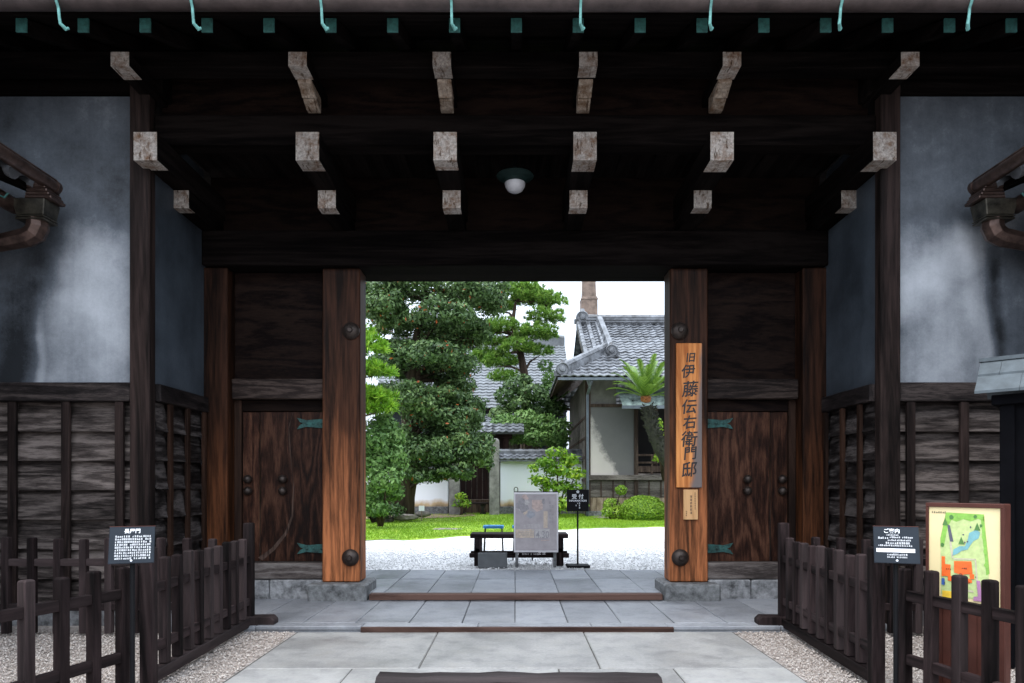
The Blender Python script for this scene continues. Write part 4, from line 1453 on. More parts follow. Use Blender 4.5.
def black_sign(label, x, y, rz, title, kind):
    t = thing('notice_sign', label, 'sign', (x, y, 0), rz)
    m = MB()
    m.tube([(0, 0.012, 0.0), (0, 0.012, 0.80)], 0.0125, 10)
    m.build('pole', M['black'], t, smooth=True, angle=40)
    bs = MB()
    bs.lathe([(0.12, 0), (0.12, 0.012), (0.02, 0.02)], (0, 0.012, 0), 'z', 24)
    bs.build('base', M['black'], t)
    tl = R(14)
    pl = MB()
    pl.box((-0.107, -0.098, -0.009), (0.107, 0.098, 0.0))
    pn = pl.build('panel', M['navy'], t, bevel=0.002)
    pn.location = (0, -0.005, 0.865)
    pn.rotation_euler = (R(90) - tl, 0, 0)
    ed = MB().box((-0.108, 0.098, -0.010), (0.108, 0.1005, 0.0)).build('edge', M['redbrown'], pn)
    text_mesh('lettering', title, 0.026, M['white'], pn, Matrix.Translation((0 if kind == 'a' else -0.02, 0.072, 0.002)), bold=0.0006)
    if kind == 'a':
        rows = [(-0.078, 0.088, 0.045 - 0.0145 * q, 0.0095) for q in range(9)]
    else:
        rows = [(-0.045, 0.01, 0.052, 0.007), (-0.085, -0.03, 0.036, 0.010), (-0.03, 0.08, 0.04, 0.008), (-0.04, 0.07, 0.024, 0.008), (-0.05, 0.06, 0.009, 0.010), (-0.085, 0.075, -0.004, 0.008),
                (-0.045, 0.05, -0.052, 0.009), (-0.045, 0.05, -0.066, 0.007)]
        bd = MB()
        bd.box((-0.095, -0.04, 0.0005), (0.085, -0.02, 0.0018))
        bd.build('white_band', M['white'], pn)
    strokes('fine_print', pn, M['white'], rows, 0, 0, 0.0022, 5 if kind == 'a' else 9, 0.97)
    em = MB()
    em.lathe([(0.006, 0.0), (0.006, 0.0016)], (0.0, -0.083, 0.0006), 'z', 6)
    em.build('emblem', M['white'], pn)
    return t


black_sign('small black notice sign with dense white text on the left', -2.02, 3.60, R(20), '長屋門', 'a')
black_sign('small black notice sign with a white band on the right', 2.01, 3.60, R(-20), 'ご案内', 'b')

# ------------------------------------------------------------------ map board on the right
mb_t = thing('map_board', 'red-brown map board with a cream garden plan behind the fence', 'map board', (2.23, 3.70, 0), R(-54))
W_, H0, H1 = 0.365, 0.56, 1.085
box('back_box', (0.0, 0.006, 0.03), (W_, 0.075, H1), M['redbrown'], mb_t, 0.004)
fr = MB()
for a, c in (((0, -0.012, H1 - 0.022), (W_, 0.008, H1)), ((0, -0.012, H0 - 0.03), (W_, 0.008, H0)), ((0, -0.012, H0), (0.014, 0.008, H1 - 0.022)), ((W_ - 0.018, -0.012, H0), (W_, 0.008, H1 - 0.022))):
    fr.box(a, c)
fr.build('frame', M['redbrown'], mb_t, bevel=0.002)
lp = MB()
for i in range(9):
    lp.box((i * W_ / 9 + 0.001, -0.006, 0.03), ((i + 1) * W_ / 9 - 0.001, 0.005, H0 - 0.032))
lp.build('lower_panel', M['redbrown'], mb_t)
ps = MB().box((0.014, -0.002, H0), (W_ - 0.018, 0.003, H1 - 0.022)).build('map_panel', M['cream'], mb_t)


def mpoly(nm, pts, mat, lift):
    """pts in fractions of the cream panel, y downwards"""
    m = MB()
    x0, x1, z1, z0 = 0.014, W_ - 0.018, H1 - 0.022, H0
    m.add([(x0 + (x1 - x0) * u, -0.0035 - lift * 0.0008, z1 + (z0 - z1) * v) for u, v in pts], [tuple(range(len(pts)))])
    return m.build(nm, mat, ps)


def blob(cx, cy, rx, ry, n=12, wob=0.25, seed=0):
    r_ = random.Random(seed)
    return [(cx + rx * math.cos(2 * math.pi * i / n) * (1 + r_.uniform(-wob, wob)), cy + ry * math.sin(2 * math.pi * i / n) * (1 + r_.uniform(-wob, wob))) for i in range(n)]


mpoly('garden_area', [(0.25, 0.06), (0.78, 0.07), (0.83, 0.5), (0.86, 0.94), (0.18, 0.92), (0.17, 0.35)], M['map_pale'], 0)
mpoly('hedge_area', [(0.25, 0.055), (0.78, 0.065), (0.79, 0.14), (0.70, 0.11), (0.6, 0.14), (0.5, 0.12), (0.40, 0.15), (0.33, 0.13), (0.28, 0.2), (0.25, 0.3), (0.22, 0.42), (0.17, 0.42), (0.17, 0.33)], M['map_green'], 1)
mpoly('hedge_area', [(0.78, 0.08), (0.83, 0.45), (0.855, 0.66), (0.81, 0.68), (0.79, 0.5), (0.76, 0.3), (0.74, 0.12)], M['map_green'], 1)
mpoly('pond_area', [(0.36, 0.44), (0.45, 0.40), (0.52, 0.40), (0.56, 0.33), (0.58, 0.26), (0.68, 0.22), (0.73, 0.25), (0.71, 0.31), (0.64, 0.34), (0.60, 0.38), (0.56, 0.43), (0.47, 0.45), (0.42, 0.48), (0.34, 0.51)], M['map_water'], 2)
mpoly('path_mark', [(0.27, 0.18), (0.31, 0.19), (0.36, 0.36), (0.31, 0.36), (0.29, 0.28)], M['map_grey'], 2)
for s_, (u, v) in enumerate(((0.47, 0.35), (0.24, 0.16), (0.69, 0.2))):
    mpoly('tree_mark', [(u - 0.04, v + 0.03), (u, v - 0.05), (u + 0.045, v + 0.03)], M['map_tree'], 3)
mpoly('house_mark', [(0.19, 0.52), (0.24, 0.52), (0.24, 0.60), (0.32, 0.60), (0.32, 0.72), (0.19, 0.73)], M['map_orange'], 4)
mpoly('house_mark', [(0.37, 0.56), (0.61, 0.55), (0.63, 0.68), (0.50, 0.69), (0.50, 0.70), (0.37, 0.68)], M['map_orange'], 4)
mpoly('house_mark', [(0.28, 0.72), (0.5, 0.715), (0.62, 0.74), (0.62, 0.77), (0.5, 0.79), (0.28, 0.77)], M['map_orange'], 4)
mpoly('house_mark', [(0.59, 0.68), (0.65, 0.68), (0.65, 0.73), (0.59, 0.73)], M['map_orange'], 4)
mpoly('storehouse_mark', [(0.19, 0.75), (0.235, 0.75), (0.235, 0.82), (0.19, 0.82)], M['map_blue'], 4)
mpoly('shop_mark', [(0.2, 0.88), (0.34, 0.88), (0.34, 0.95), (0.2, 0.95)], M['map_yellow'], 4)
mpoly('annex_mark', [(0.68, 0.74), (0.73, 0.74), (0.76, 0.95), (0.64, 0.95), (0.64, 0.91), (0.70, 0.9)], M['map_purple'], 4)
mpoly('yard_mark', [(0.74, 0.74), (0.86, 0.74), (0.87, 0.94), (0.77, 0.94)], M['map_beige'], 4)
for s_, (u, v, rr_) in enumerate(((.33, .10, .03), (.45, .09, .028), (.57, .10, .03), (.66, .09, .025), (.78, .30, .028), (.80, .44, .03), (.20, .40, .026), (.815, .58, .03), (.23, .30, .022), (.74, .18, .02))):
    mpoly('tree_mark', blob(u, v, rr_, rr_ * .8, 9, .3, s_ + 20), M['map_tree' if s_ % 3 == 0 else 'map_green'], 3)
mpoly('path_mark', [(.36, .53), (.66, .52), (.67, .535), (.36, .545)], M['map_beige'], 2)
mpoly('path_mark', [(.655, .52), (.675, .52), (.70, .74), (.675, .74)], M['map_beige'], 2)
mpoly('path_mark', [(.30, .36), (.33, .36), (.36, .53), (.335, .53)], M['map_beige'], 2)
mpoly('path_mark', [(.36, .83), (.64, .85), (.64, .87), (.36, .85)], M['map_beige'], 2)
for s_, (u, v) in enumerate(((.52, .36), (.56, .35), (.50, .28), (.60, .2))):
    mpoly('stone_mark', blob(u, v, .012, .009, 7, .3, s_ + 50), M['map_grey'], 3)
tx = strokes('fine_print', ps, M['ink'], [(0.028, 0.10, 0, 0.010)], 0, 0, 0, 3)
tx.rotation_euler = (R(90), 0, 0)
tx.location = (0, -0.0042, H1 - 0.05)
tx2 = strokes('fine_print', ps, M['ink'], [(0.10, 0.12, 0.0, 0.008), (0.175, 0.20, 0.01, 0.008), (0.19, 0.215, -0.06, 0.008), (0.155, 0.175, -0.022, 0.008), (0.09, 0.1, -0.075, 0.008), (0.235, 0.245, -0.03, 0.008)], 0, 0, 0, 4)
tx2.rotation_euler = (R(90), 0, 0)
tx2.location = (0, -0.0085, H1 - 0.022 - 0.62 * (H1 - H0))

# ------------------------------------------------------------------ dark notice kiosk with a small copper roof
kk = thing('notice_kiosk', 'black boarded notice stand with a small patinated copper roof', 'notice stand', (3.03, 4.46, 0), R(-45))
box('body', (0.13, 0.10, 0.0), (1.05, 0.24, 1.74), M['kiosk'], kk, 0.005)
for xx in (0.1, 1.02):
    box('post', (xx, 0.07, 0.0), (xx + 0.08, 0.10, 1.70), M['kiosk'], kk, 0.004)
box('eave_beam', (0.06, 0.04, 1.70), (1.12, 0.30, 1.765), M['kiosk'], kk, 0.004)
kr = MB()
for side in (1, -1):
    for j in range(2):
        f0, f1 = j * 0.5, (j + 1) * 0.5
        yb = lambda f: 0.17 - side * (0.20 - 0.20 * f)
        zb_ = lambda f: 1.775 + 0.235 * f
        for i in range(5):
            x0 = -0.02 + i * 0.24 - (0.12 if j else 0)
            x1 = x0 + 0.24
            x0, x1 = max(x0, -0.02), min(x1, 1.18)
            if x1 - x0 < 0.02: continue
            l_ = 0.006 + random.uniform(0, 0.002)
            kr.hexa([(x0 + .001, yb(f0), zb_(f0)), (x1 - .001, yb(f0), zb_(f0)), (x1 - .001, yb(f1), zb_(f1)), (x0 + .001, yb(f1), zb_(f1)),
                     (x0 + .001, yb(f0), zb_(f0) + l_ + 0.012), (x1 - .001, yb(f0), zb_(f0) + l_ + .012), (x1 - .001, yb(f1), zb_(f1) + 0.004), (x0 + .001, yb(f1), zb_(f1) + 0.004)])
kr.box((-0.03, 0.15, 2.005), (1.19, 0.19, 2.03))
kr.build('copper_roof', M['copper_roof'], kk)

# ------------------------------------------------------------------ name boards on the right pillar
plq = thing('name_board', 'tall orange wooden name board with brushed black characters on the pillar', 'name board', (1.735, 6.80, 2.594))
plq_z0, plq_z1 = -1.439, 0.0


def plaque_mat():
    m = wood('orange_name_board', (0.26, 0.075, 0.02), (0.62, 0.25, 0.08), 'Z', s=9, wear=(0.05, 0.06, 0.06), wear_amt=0.3, rough=0.55)
    nt = m.node_tree
    b = nt.nodes['Principled BSDF']
    src = b.inputs['Base Color'].links[0].from_socket
    tc = nt.nodes.new('ShaderNodeTexCoord')
    sep = nt.nodes.new('ShaderNodeSeparateXYZ')
    L(nt, tc.outputs['Object'], sep.inputs[0])
    no = N(nt, 'ShaderNodeTexNoise', Detail=3.0)
    no.inputs['Scale'].default_value = 3.0
    L(nt, tc.outputs['Object'], no.inputs[0])
    # greyed sapwood strips on the right edge and at the foot
    a = N(nt, 'ShaderNodeMath', operation='MULTIPLY_ADD')
    L(nt, sep.outputs[2], a.inputs[0])
    a.inputs[1].default_value = -0.07
    L(nt, sep.outputs[0], a.inputs[2])
    c = N(nt, 'ShaderNodeMath', operation='MULTIPLY_ADD')
    L(nt, no.outputs['Fac'], c.inputs[0])
    c.inputs[1].default_value = 0.12
    L(nt, a.outputs[0], c.inputs[2])
    mr = N(nt, 'ShaderNodeMapRange', interpolation_type='SMOOTHSTEP')
    L(nt, c.outputs[0], mr.inputs[0])
    mr.inputs[1].default_value = 0.155
    mr.inputs[2].default_value = 0.215
    out = mixc(nt, mr.outputs[0], src, (0.17, 0.14, 0.13))
    L(nt, out, b.inputs['Base Color'])
    return m


M['plaque'] = plaque_mat()
M['plaque_small'] = wood('pale_small_board', (0.42, 0.20, 0.085), (0.62, 0.36, 0.17), 'Z', s=8, rough=0.6)
bd = box('board', (-0.128, 0.0, plq_z0), (0.128, 0.028, plq_z1), M['plaque'], plq, 0.004)
for ch, sz, zz, sh in (('旧', 0.10, -0.149, 0.015), ('伊', 0.14, -0.289, -0.01), ('藤', 0.165, -0.468, 0.01), ('伝', 0.155, -0.643, 0.0), ('右', 0.14, -0.797, 0.005), ('衛', 0.165, -0.966, 0.0), ('門', 0.14, -1.105, 0.01), ('邸', 0.16, -1.269, 0.0)):
    M4 = Matrix.Translation((sh, -0.0015, zz)) @ Matrix.Rotation(R(90), 4, 'X') @ Matrix.Rotation(R(random.uniform(2, 6)), 4, 'Z') @ Matrix(((1, 0.16, 0, 0), (0, 1, 0, 0), (0, 0, 1, 0), (0, 0, 0, 1)))
    text_mesh('character', ch, sz, M['ink'], bd, M4, thick=0.0026)
tag(plq, None)
sp = thing('small_board', 'small pale wooden board with tiny black writing below the name board', 'board', (1.75, 6.808, 1.135))
sb = box('board', (-0.07, 0.0, -0.30), (0.075, 0.02, 0.0), M['plaque_small'], sp, 0.003)


def vstrokes(parent, cols, seed):
    rr = random.Random(seed)
    m = MB()
    for (x, z1, z0, s_) in cols:
        z = z1
        while z > z0:
            for q in range(3):
                a = z - s_ * (0.1 + 0.3 * q)
                m.add([(x - s_ * .4, -0.0012, a), (x + s_ * .4, -0.0012, a), (x + s_ * .4, -0.0012, a + s_ * .13), (x - s_ * .4, -0.0012, a + s_ * .13)], [(0, 1, 2, 3)])
            xm = x + rr.uniform(-.2, .2) * s_
            m.add([(xm, -0.0014, z), (xm + s_ * .14, -0.0014, z), (xm + s_ * .14, -0.0014, z - s_ * .85), (xm, -0.0014, z - s_ * .85)], [(0, 1, 2, 3)])
            z -= s_ * 1.25
    return m.build('fine_print', M['ink'], parent)


vstrokes(sb, [(0.045, -0.03, -0.19, 0.014), (0.005, -0.06, -0.23, 0.026), (-0.042, -0.215, -0.27, 0.015)], 4)

# ------------------------------------------------------------------ porch lamp
lt = thing('porch_lamp', 'round white glass ceiling lamp under the gate roof, unlit', 'ceiling lamp', (0.0, 6.30, 4.345))
m = MB()
m.lathe([(0.02, 0.0), (0.02, -0.30)], (0, 0, 0), 'z', 12)
m.build('stem', M['kiosk'], lt)
m = MB()
m.lathe([(0.04, -0.26), (0.10, -0.275), (0.165, -0.31), (0.172, -0.318), (0.165, -0.325), (0.12, -0.345), (0.10, -0.36), (0.095, -0.38)], (0, 0, 0), 'z', 36)
m.build('shade', M['lampshade'], lt, smooth=True, angle=50)
m = MB()
m.lathe([(0.094, -0.372), (0.094, -0.39), (0.088, -0.415), (0.070, -0.445), (0.042, -0.462), (0.01, -0.468)], (0, 0, 0), 'z', 32)
m.build('globe', M['dome'], lt, smooth=True)

# ------------------------------------------------------------------ bench group in the court
GZ = 0.10
bt = thing('timber_bench', 'low dark timber bench standing on white gravel behind the poster stand', 'bench', (0.0, 9.28, GZ))
box('seat', (-0.60, -0.20, 0.37), (0.71, 0.20, 0.43), M['fence_x'], bt, 0.008)
for x in (-0.50, 0.60):
    for y in (-0.15, 0.15):
        box('leg', (x - 0.045, y - 0.04, 0.0), (x + 0.045, y + 0.04, 0.368), M['fence'], bt, 0.005)
for y in (-0.15, 0.15):
    box('stretcher', (-0.61, y - 0.03, 0.11), (0.72, y + 0.03, 0.17), M['fence_x'], bt, 0.005)
for x in (-0.50, 0.60):
    box('crossbar', (x - 0.03, -0.19, 0.18), (x + 0.03, 0.19, 0.24), M['fence'], bt, 0.005)

# poster stand: two legs, frame, printed sheet, wire hook
po = thing('poster_stand', 'free-standing exhibition poster in a pale aluminium frame', 'poster stand', (0.275, 8.95, GZ), R(0))
PW, PH0, PH1 = 0.29, 0.20, 0.985
for x in (-0.255, 0.245):
    box('leg', (x - 0.018, -0.005, 0.0), (x + 0.022, 0.03, 0.215), M['stone'], po, 0.003)
    box('back_leg', (x - 0.015, 0.30, 0.0), (x + 0.015, 0.32, 0.3), M['alu'], po, 0.002)
    MB().hexa([(x - .012, .03, .7), (x + .012, .03, .7), (x + .012, .05, .7), (x - .012, .05, .7), (x - .012, .02, .9), (x + .012, .02, .9), (x + .012, .04, .9), (x - .012, .04, .9)])
fm = MB()
for a, c in (((-PW, -0.02, PH0), (PW, 0.012, PH0 + 0.024)), ((-PW, -0.02, PH1 - 0.028), (PW, 0.012, PH1)), ((-PW, -0.02, PH0 + .024), (-PW + 0.02, 0.012, PH1 - .028)), ((PW - 0.02, -0.02, PH0 + .024), (PW, 0.012, PH1 - .028))):
    fm.box(a, c)
fm.build('frame', M['alu'], po, bevel=0.003)
box('dark_edge', (-PW - 0.002, 0.013, PH0 - 0.012), (PW + 0.004, 0.03, PH1 + 0.012), M['black'], po, 0.002)
sh = MB().box((-PW + 0.02, -0.008, PH0 + 0.024), (PW - 0.02, 0.0, PH1 - 0.028)).build('poster_sheet', M['poster'], po)


def pp(nm, pts, mat, lift=0):
    m = MB()
    x0, x1, z1, z0 = -PW + 0.02, PW - 0.02, PH1 - 0.028, PH0 + 0.024
    m.add([(x0 + (x1 - x0) * u, -0.0088 - 0.0006 * lift, z1 + (z0 - z1) * v) for u, v in pts], [tuple(range(len(pts)))])
    return m.build(nm, mat, sh)


for s_, (mat, cx, cy, rx, ry) in enumerate((('poster_peach', .22, .07, .09, .06), ('poster_grey', .18, .20, .16, .12), ('poster_pale', .28, .14, .06, .05), ('poster_tan', .23, .30, .07, .06), ('poster_blue', .38, .36, .12, .06),
                                            ('poster_grey', .68, .12, .035, .05), ('poster_pale', .12, .24, .05, .05))):
    pp('print_shape', blob(cx, cy, rx, ry, 11, 0.3, s_), M[mat], 1 + s_ % 3)
pp('print_shape', [(.40, .10), (.66, .10), (.66, .27), (.52, .31), (.40, .24)], M['poster_peach'], 1)
pp('print_shape', [(.0, .62), (.45, .62), (.45, .775), (.0, .775)], M['poster_tan'], 1)
pp('print_shape', [(.47, .62), (.83, .62), (.83, .775), (.47, .775)], M['poster_pale'], 1)
pp('print_shape', [(.68, .30), (.78, .30), (.78, .60), (.68, .60)], M['poster_tan'], 1)
pp('print_shape', [(.62, .815), (.82, .81), (.82, .825), (.62, .83)], M['poster_peach'], 1)
tl_ = text_mesh('lettering', '4.30', 0.135, M['poster_grey'], sh, Matrix.Translation((0.085, -0.0105, 0.425)) @ Matrix.Rotation(R(90), 4, 'X'), bold=0.002, xs=0.75)
st_ = strokes('fine_print', sh, M['poster_pale'], [(-0.21, 0.06, 0.0, 0.045), (-0.21, 0.06, -0.055, 0.025), (-0.24, 0.2, -0.33, 0.018), (-0.24, 0.05, -0.37, 0.018), (0.03, 0.2, -0.35, 0.05)], 0, 0, 0, 8)
st_.rotation_euler = (R(90), 0, 0)
st_.location = (0, -0.0095, 0.545)
st2 = strokes('fine_print', sh, M['poster_grey'], [(0.17, 0.24, 0.25 - 0.05 * q, 0.032) for q in range(6)] + [(-0.24, -0.02, -0.14 - .02 * q, 0.011) for q in range(3)], 0, 0, 0, 12)
st2.rotation_euler = (R(90), 0, 0)
st2.location = (0, -0.0105, 0.60)
hk = MB()
hk.tube([(-0.285, 0.02, 0.96), (-0.288, 0.02, 1.03), (-0.275, 0.02, 1.05), (-0.25, 0.02, 1.05), (-0.238, 0.02, 1.03), (-0.24, 0.02, 0.99)], 0.006, 6)
hk.build('hook', M['iron'], po)

tag(box('grey_box', (-0.485, 8.92, GZ - 0.005), (-0.105, 9.04, GZ + 0.19), M['greybox'], None, 0.006), 'low flat grey box standing in front of the bench', 'box')


def stool(label, x, y):
    t = thing('stool', label, 'stool', (x, y, GZ), 0, 'blue stools behind the bench')
    m = MB()
    m.prism([(-0.15 + 0.03, -0.11), (0.15 - 0.03, -0.11), (0.15, -0.08), (0.15, 0.08), (0.12, 0.11), (-0.12, 0.11), (-0.15, 0.08), (-0.15, -0.08)], 'z', 0.46, 0.50)
    m.build('seat', M['blue'], t, bevel=0.008)
    for sx in (-1, 1):
        for sy in (-1, 1):
            l = MB()
            l.tube([(sx * 0.12, sy * 0.08, 0.46), (sx * 0.14, sy * 0.10, 0.0)], 0.009, 8)
            l.build('leg', M['black'], t, smooth=True)
    return t


stool('blue stool showing clear of the poster behind the bench', -0.31, 9.85)
stool('blue stool mostly hidden behind the poster stand', 0.11, 9.85)

info = thing('information_sign', 'black square reception sign on a thin stand with a flat base', 'sign', (0.825, 8.98, GZ))
box('base', (-0.15, -0.12, 0.0), (0.15, 0.12, 0.035), M['black'], info, 0.006)
m = MB()
m.tube([(0, 0.014, 0.035), (0, 0.014, 0.76)], 0.0125, 10)
m.build('pole', M['black'], info, smooth=True, angle=40)
ip = box('panel', (-0.145, -0.004, 0.735), (0.145, 0.004, 1.02), M['black'], info, 0.002)
rx = Matrix.Rotation(R(90), 4, 'X')
text_mesh('lettering', '受', 0.068, M['white'], ip, Matrix.Translation((-0.045, -0.0055, 0.925)) @ rx, bold=0.0012)
text_mesh('lettering', '付', 0.068, M['white'], ip, Matrix.Translation((0.042, -0.0055, 0.925)) @ rx, bold=0.0012)
text_mesh('lettering', 'INFORMATION', 0.034, M['white'], ip, Matrix.Translation((0.0, -0.0055, 0.873)) @ rx, bold=0.0008)
em = MB()
for a in range(5):
    em.lathe([(0.009, 0.0), (0.009, -0.001)], (0.012 * math.cos(R(90 + 72 * a)), -0.0048, 0.992 + 0.012 * math.sin(R(90 + 72 * a))), 'y', 10)
em.build('emblem', M['white'], ip)
fp = strokes('fine_print', ip, M['white'], [(-0.028, 0.028, 0.02 - 0.03 * q, 0.020) for q in range(3)], 0, 0, 0, 2)
fp.rotation_euler = (R(90), 0, 0)
fp.location = (0, -0.0052, 0.822)

# ------------------------------------------------------------------ garden walls with tile caps, stone posts, inner gate
def garden_wall(label, x0, x1, y, zb, zt):
    t = world_thing('garden_wall', label, 'wall', ((x0 + x1) / 2, y, zb))
    box('plaster', (x0, y, zb + 0.28), (x1, y + 0.3, zt), M['whitewall'], t, 0)
    box('base_course', (x0 - 0.02, y - 0.05, zb - 0.2), (x1 + 0.02, y + 0.3, zb + 0.28), M['stone'], t, 0.01)
    c = MB()
    q = math.hypot(0.42, 0.22)
    tile_sheet(c, (x0 - 0.05, y - 0.25, zt + 0.02), (1, 0, 0), (0, 0.42 / q, 0.22 / q), (0, -0.22 / q, 0.42 / q), 0.5, lambda s: (0, x1 - x0 + 0.1), tw=0.2, tl=0.22, amp=0.03)
    c.box((x0 - 0.05, y - 0.24, zt - 0.03), (x1 + 0.05, y + 0.5, zt + 0.015))
    c.box((x0 - 0.05, y + 0.08, zt + 0.2), (x1 + 0.05, y + 0.24, zt + 0.30))
    ridge_tube(c, [(x0 - 0.05, y + 0.16, zt + 0.31), (x1 + 0.05, y + 0.16, zt + 0.31)], 0.075)
    c.build('tile_cap', M['tile'], t)
    return t


WZ = 0.20
garden_wall('white plastered garden wall with tile cap behind the big tree', -16.0, -2.2, 22.3, WZ, 1.75)
garden_wall('white plastered garden wall with tile cap beside the tiled house', -0.48, 2.3, 22.3, WZ, 1.98)


def stone_post(label, x, y, ht, w_):
    m = MB()
    a = w_ / 2
    vs, fs = [], []
    rings = [(0, a), (ht - 0.10, a * 0.97), (ht - 0.05, a * 0.86), (ht - 0.012, a * 0.58), (ht, a * 0.2)]
    for z, k_ in rings:
        for cx, cy in ((-1, -1), (1, -1), (1, 1), (-1, 1)):
            vs.append((x + cx * k_, y + cy * k_, WZ - 0.1 + z))
    for i in range(len(rings) - 1):
        for k_ in range(4):
            fs.append((4 * i + k_, 4 * i + (k_ + 1) % 4, 4 * i + 4 + (k_ + 1) % 4, 4 * i + 4 + k_))
    fs.append((16, 17, 18, 19))
    fs.append((3, 2, 1, 0))
    m.add(vs, fs)
    o = m.build('stone_post', M['pillarstone'], None, bevel=0.012)
    return tag(o, label, 'gate post', 'stone posts of the inner garden gate')


stone_post('square granite gate post beside the right white wall, in full view', -0.66, 21.9, 2.58, 0.32)
stone_post('square granite gate post under the tree branches', -1.94, 21.9, 2.45, 0.32)
ig = world_thing('inner_gate', 'dark reddish boarded gate standing between the two stone posts', 'gate', (-1.2, 23.2, WZ))
dm = MB()
for i in range(9):
    dm.box((-2.05 + i * 0.19, 23.2, WZ + 0.5), (-2.05 + (i + 1) * 0.19 - 0.008, 23.26, 2.75))
dm.build('door', M['gatewood'], ig, bevel=0.004)
box('head_beam', (-2.4, 23.1, 2.75), (-0.1, 23.35, 2.95), M['gatewood'], ig, 0.01)
box('door_sill', (-2.3, 23.05, WZ - 0.1), (-0.2, 23.4, WZ + 0.49), M['housebrown'], ig, 0.01)
for x in (-2.3, -0.3):
    box('post', (x - 0.09, 23.1, WZ), (x + 0.09, 23.3, 2.75), M['gatewood'], ig, 0.008)
rm = MB()
tile_sheet(rm, (-2.7, 22.75, 2.92), (1, 0, 0), (0, 0.87, 0.5), (0, -0.5, 0.87), 0.75, lambda s: (0, 3.0), tw=0.24, tl=0.23)
rm.box((-2.7, 22.8, 2.90), (0.3, 23.9, 2.93))
rm.build('gate_roof', M['tile'], ig)
ib = world_thing('garden_bench', 'low dark plank bench with black iron foot in the inner gateway', 'bench', (-1.3, 22.25, WZ))
box('plank', (-1.86, 22.1, WZ + 0.36), (-0.86, 22.4, WZ + 0.42), M['fence_x'], ib, 0.006)
for x in (-1.7, -1.05):
    m = MB()
    m.prism([(x - .16, WZ - .05), (x + .16, WZ - .05), (x + .10, WZ + .06), (x + .04, WZ + .12), (x + .05, WZ + .26), (x + .10, WZ + .358), (x - .10, WZ + .358), (x - .05, WZ + .26), (x - .04, WZ + .12), (x - .10, WZ + .06)], 'y', 22.2, 22.3)
    m.build('foot', M['iron'], ib, bevel=0.006)

# ------------------------------------------------------------------ the tiled house on the right
H = world_thing('tiled_house', 'old house with grey tiled hip-and-gable roof and grimy plaster wall', 'house', (5, 24, WZ))
FX, FY = 2.22, 21.0          # front left corner of the walls
fz = lambda py: EYE - (py - 485) / F * FY
fx = lambda px: (px - 515) / F * FY
hb = WZ - 0.1
# front face
box('plaster_panel', (FX + 0.08, FY, fz(477)), (fx(636), FY + 0.12, fz(407)), M['houseplaster'], H, 0)
box('upper_panel', (FX + 0.08, FY, fz(404)), (fx(616), FY + 0.12, fz(376)), M['houseplaster2'] if 'houseplaster2' in M else M['plaster_side'], H, 0)
box('rail', (FX - 0.03, FY - 0.04, fz(407)), (fx(640), FY + 0.1, fz(404)), M['housebrown'], H, 0.005)
box('sill_rail', (FX - 0.03, FY - 0.10, fz(480)), (fx(690), FY + 0.12, fz(475)), M['houseboard'], H, 0.006)
box('corner_post', (FX - 0.06, FY - 0.03, hb), (FX + 0.10, FY + 0.12, fz(376)), M['housebrown'], H, 0.006)
box('post', (fx(634), FY - 0.04, hb), (fx(638), FY + 0.1, fz(380)), M['housebrown'], H, 0.005)
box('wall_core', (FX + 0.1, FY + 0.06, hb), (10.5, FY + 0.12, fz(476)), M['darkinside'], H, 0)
bb = MB()
for i in range(2):
    bb.box((FX + 0.1, FY + 0.005 - i * 0.008, fz(497 - 8.4 * i)), (fx(690), FY + 0.05, fz(497 - 8.4 * (i + 1)) - 0.006))
bb.build('wainscot', M['houseboard'], H)
for px in (601, 613, 625, 637, 649, 661, 673):
    box('batten', (fx(px) - 0.018, FY - 0.03, fz(497)), (fx(px) + 0.018, FY - 0.006, fz(480.5)), M['housebrown'], H, 0.002)
bb = MB()
x = FX + 0.1
while x < fx(690):
    bb.box((x, FY + 0.005, fz(511)), (x + 0.19, FY + 0.05, fz(497.5)))
    x += 0.2
bb.build('base_boarding', M['housetan'], H)
box('foundation', (FX - 0.05, FY - 0.04, hb - 0.1), (fx(690), FY + 0.2, fz(511)), M['stone'], H, 0.01)
# left face: boarding with three rails, receding from the court
box('side_wall', (FX, FY + 0.125, hb), (FX + 0.1, 27.8, 4.6), M['house_side'], H, 0)
sb_ = MB()
yy = FY + 0.2
while yy < 27.6:
    sb_.box((FX - 0.03, yy, hb + 0.6), (FX - 0.005, yy + 0.42, 3.25))
    yy += 0.44
sb_.build('side_boarding', M['houseboard'], H, bevel=0.004)
for z in (1.3, 2.0, 2.6, 3.25):
    box('side_rail', (FX - 0.05, FY + 0.13, z), (FX - 0.031, 27.7, z + 0.09), M['housebrown'], H, 0.004)
# open veranda with railing and a dark room behind
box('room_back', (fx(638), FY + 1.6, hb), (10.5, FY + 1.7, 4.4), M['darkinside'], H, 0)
box('veranda_floor', (fx(638), FY, fz(475)), (10.5, FY + 1.6, fz(472)), M['houseboard'], H, 0.004)
for py in (454, 461.5):
    box('hand_rail', (fx(637), FY - 0.03, fz(py + 2)), (10.5, FY + 0.04, fz(py)), M['housebrown'], H, 0.004)
box('kick_board', (fx(638), FY + 0.0, fz(473.5)), (10.5, FY + 0.03, fz(466)), M['housebrown'], H, 0.004)
for px in (652, 680, 708):
    box('baluster', (fx(px) - 0.03, FY - 0.02, fz(474)), (fx(px) + 0.03, FY + 0.03, fz(455)), M['housebrown'], H, 0.003)
box('veranda_post', (fx(656), FY + 0.3, hb), (fx(660), FY + 0.42, 4.3), M['housebrown'], H, 0.004)
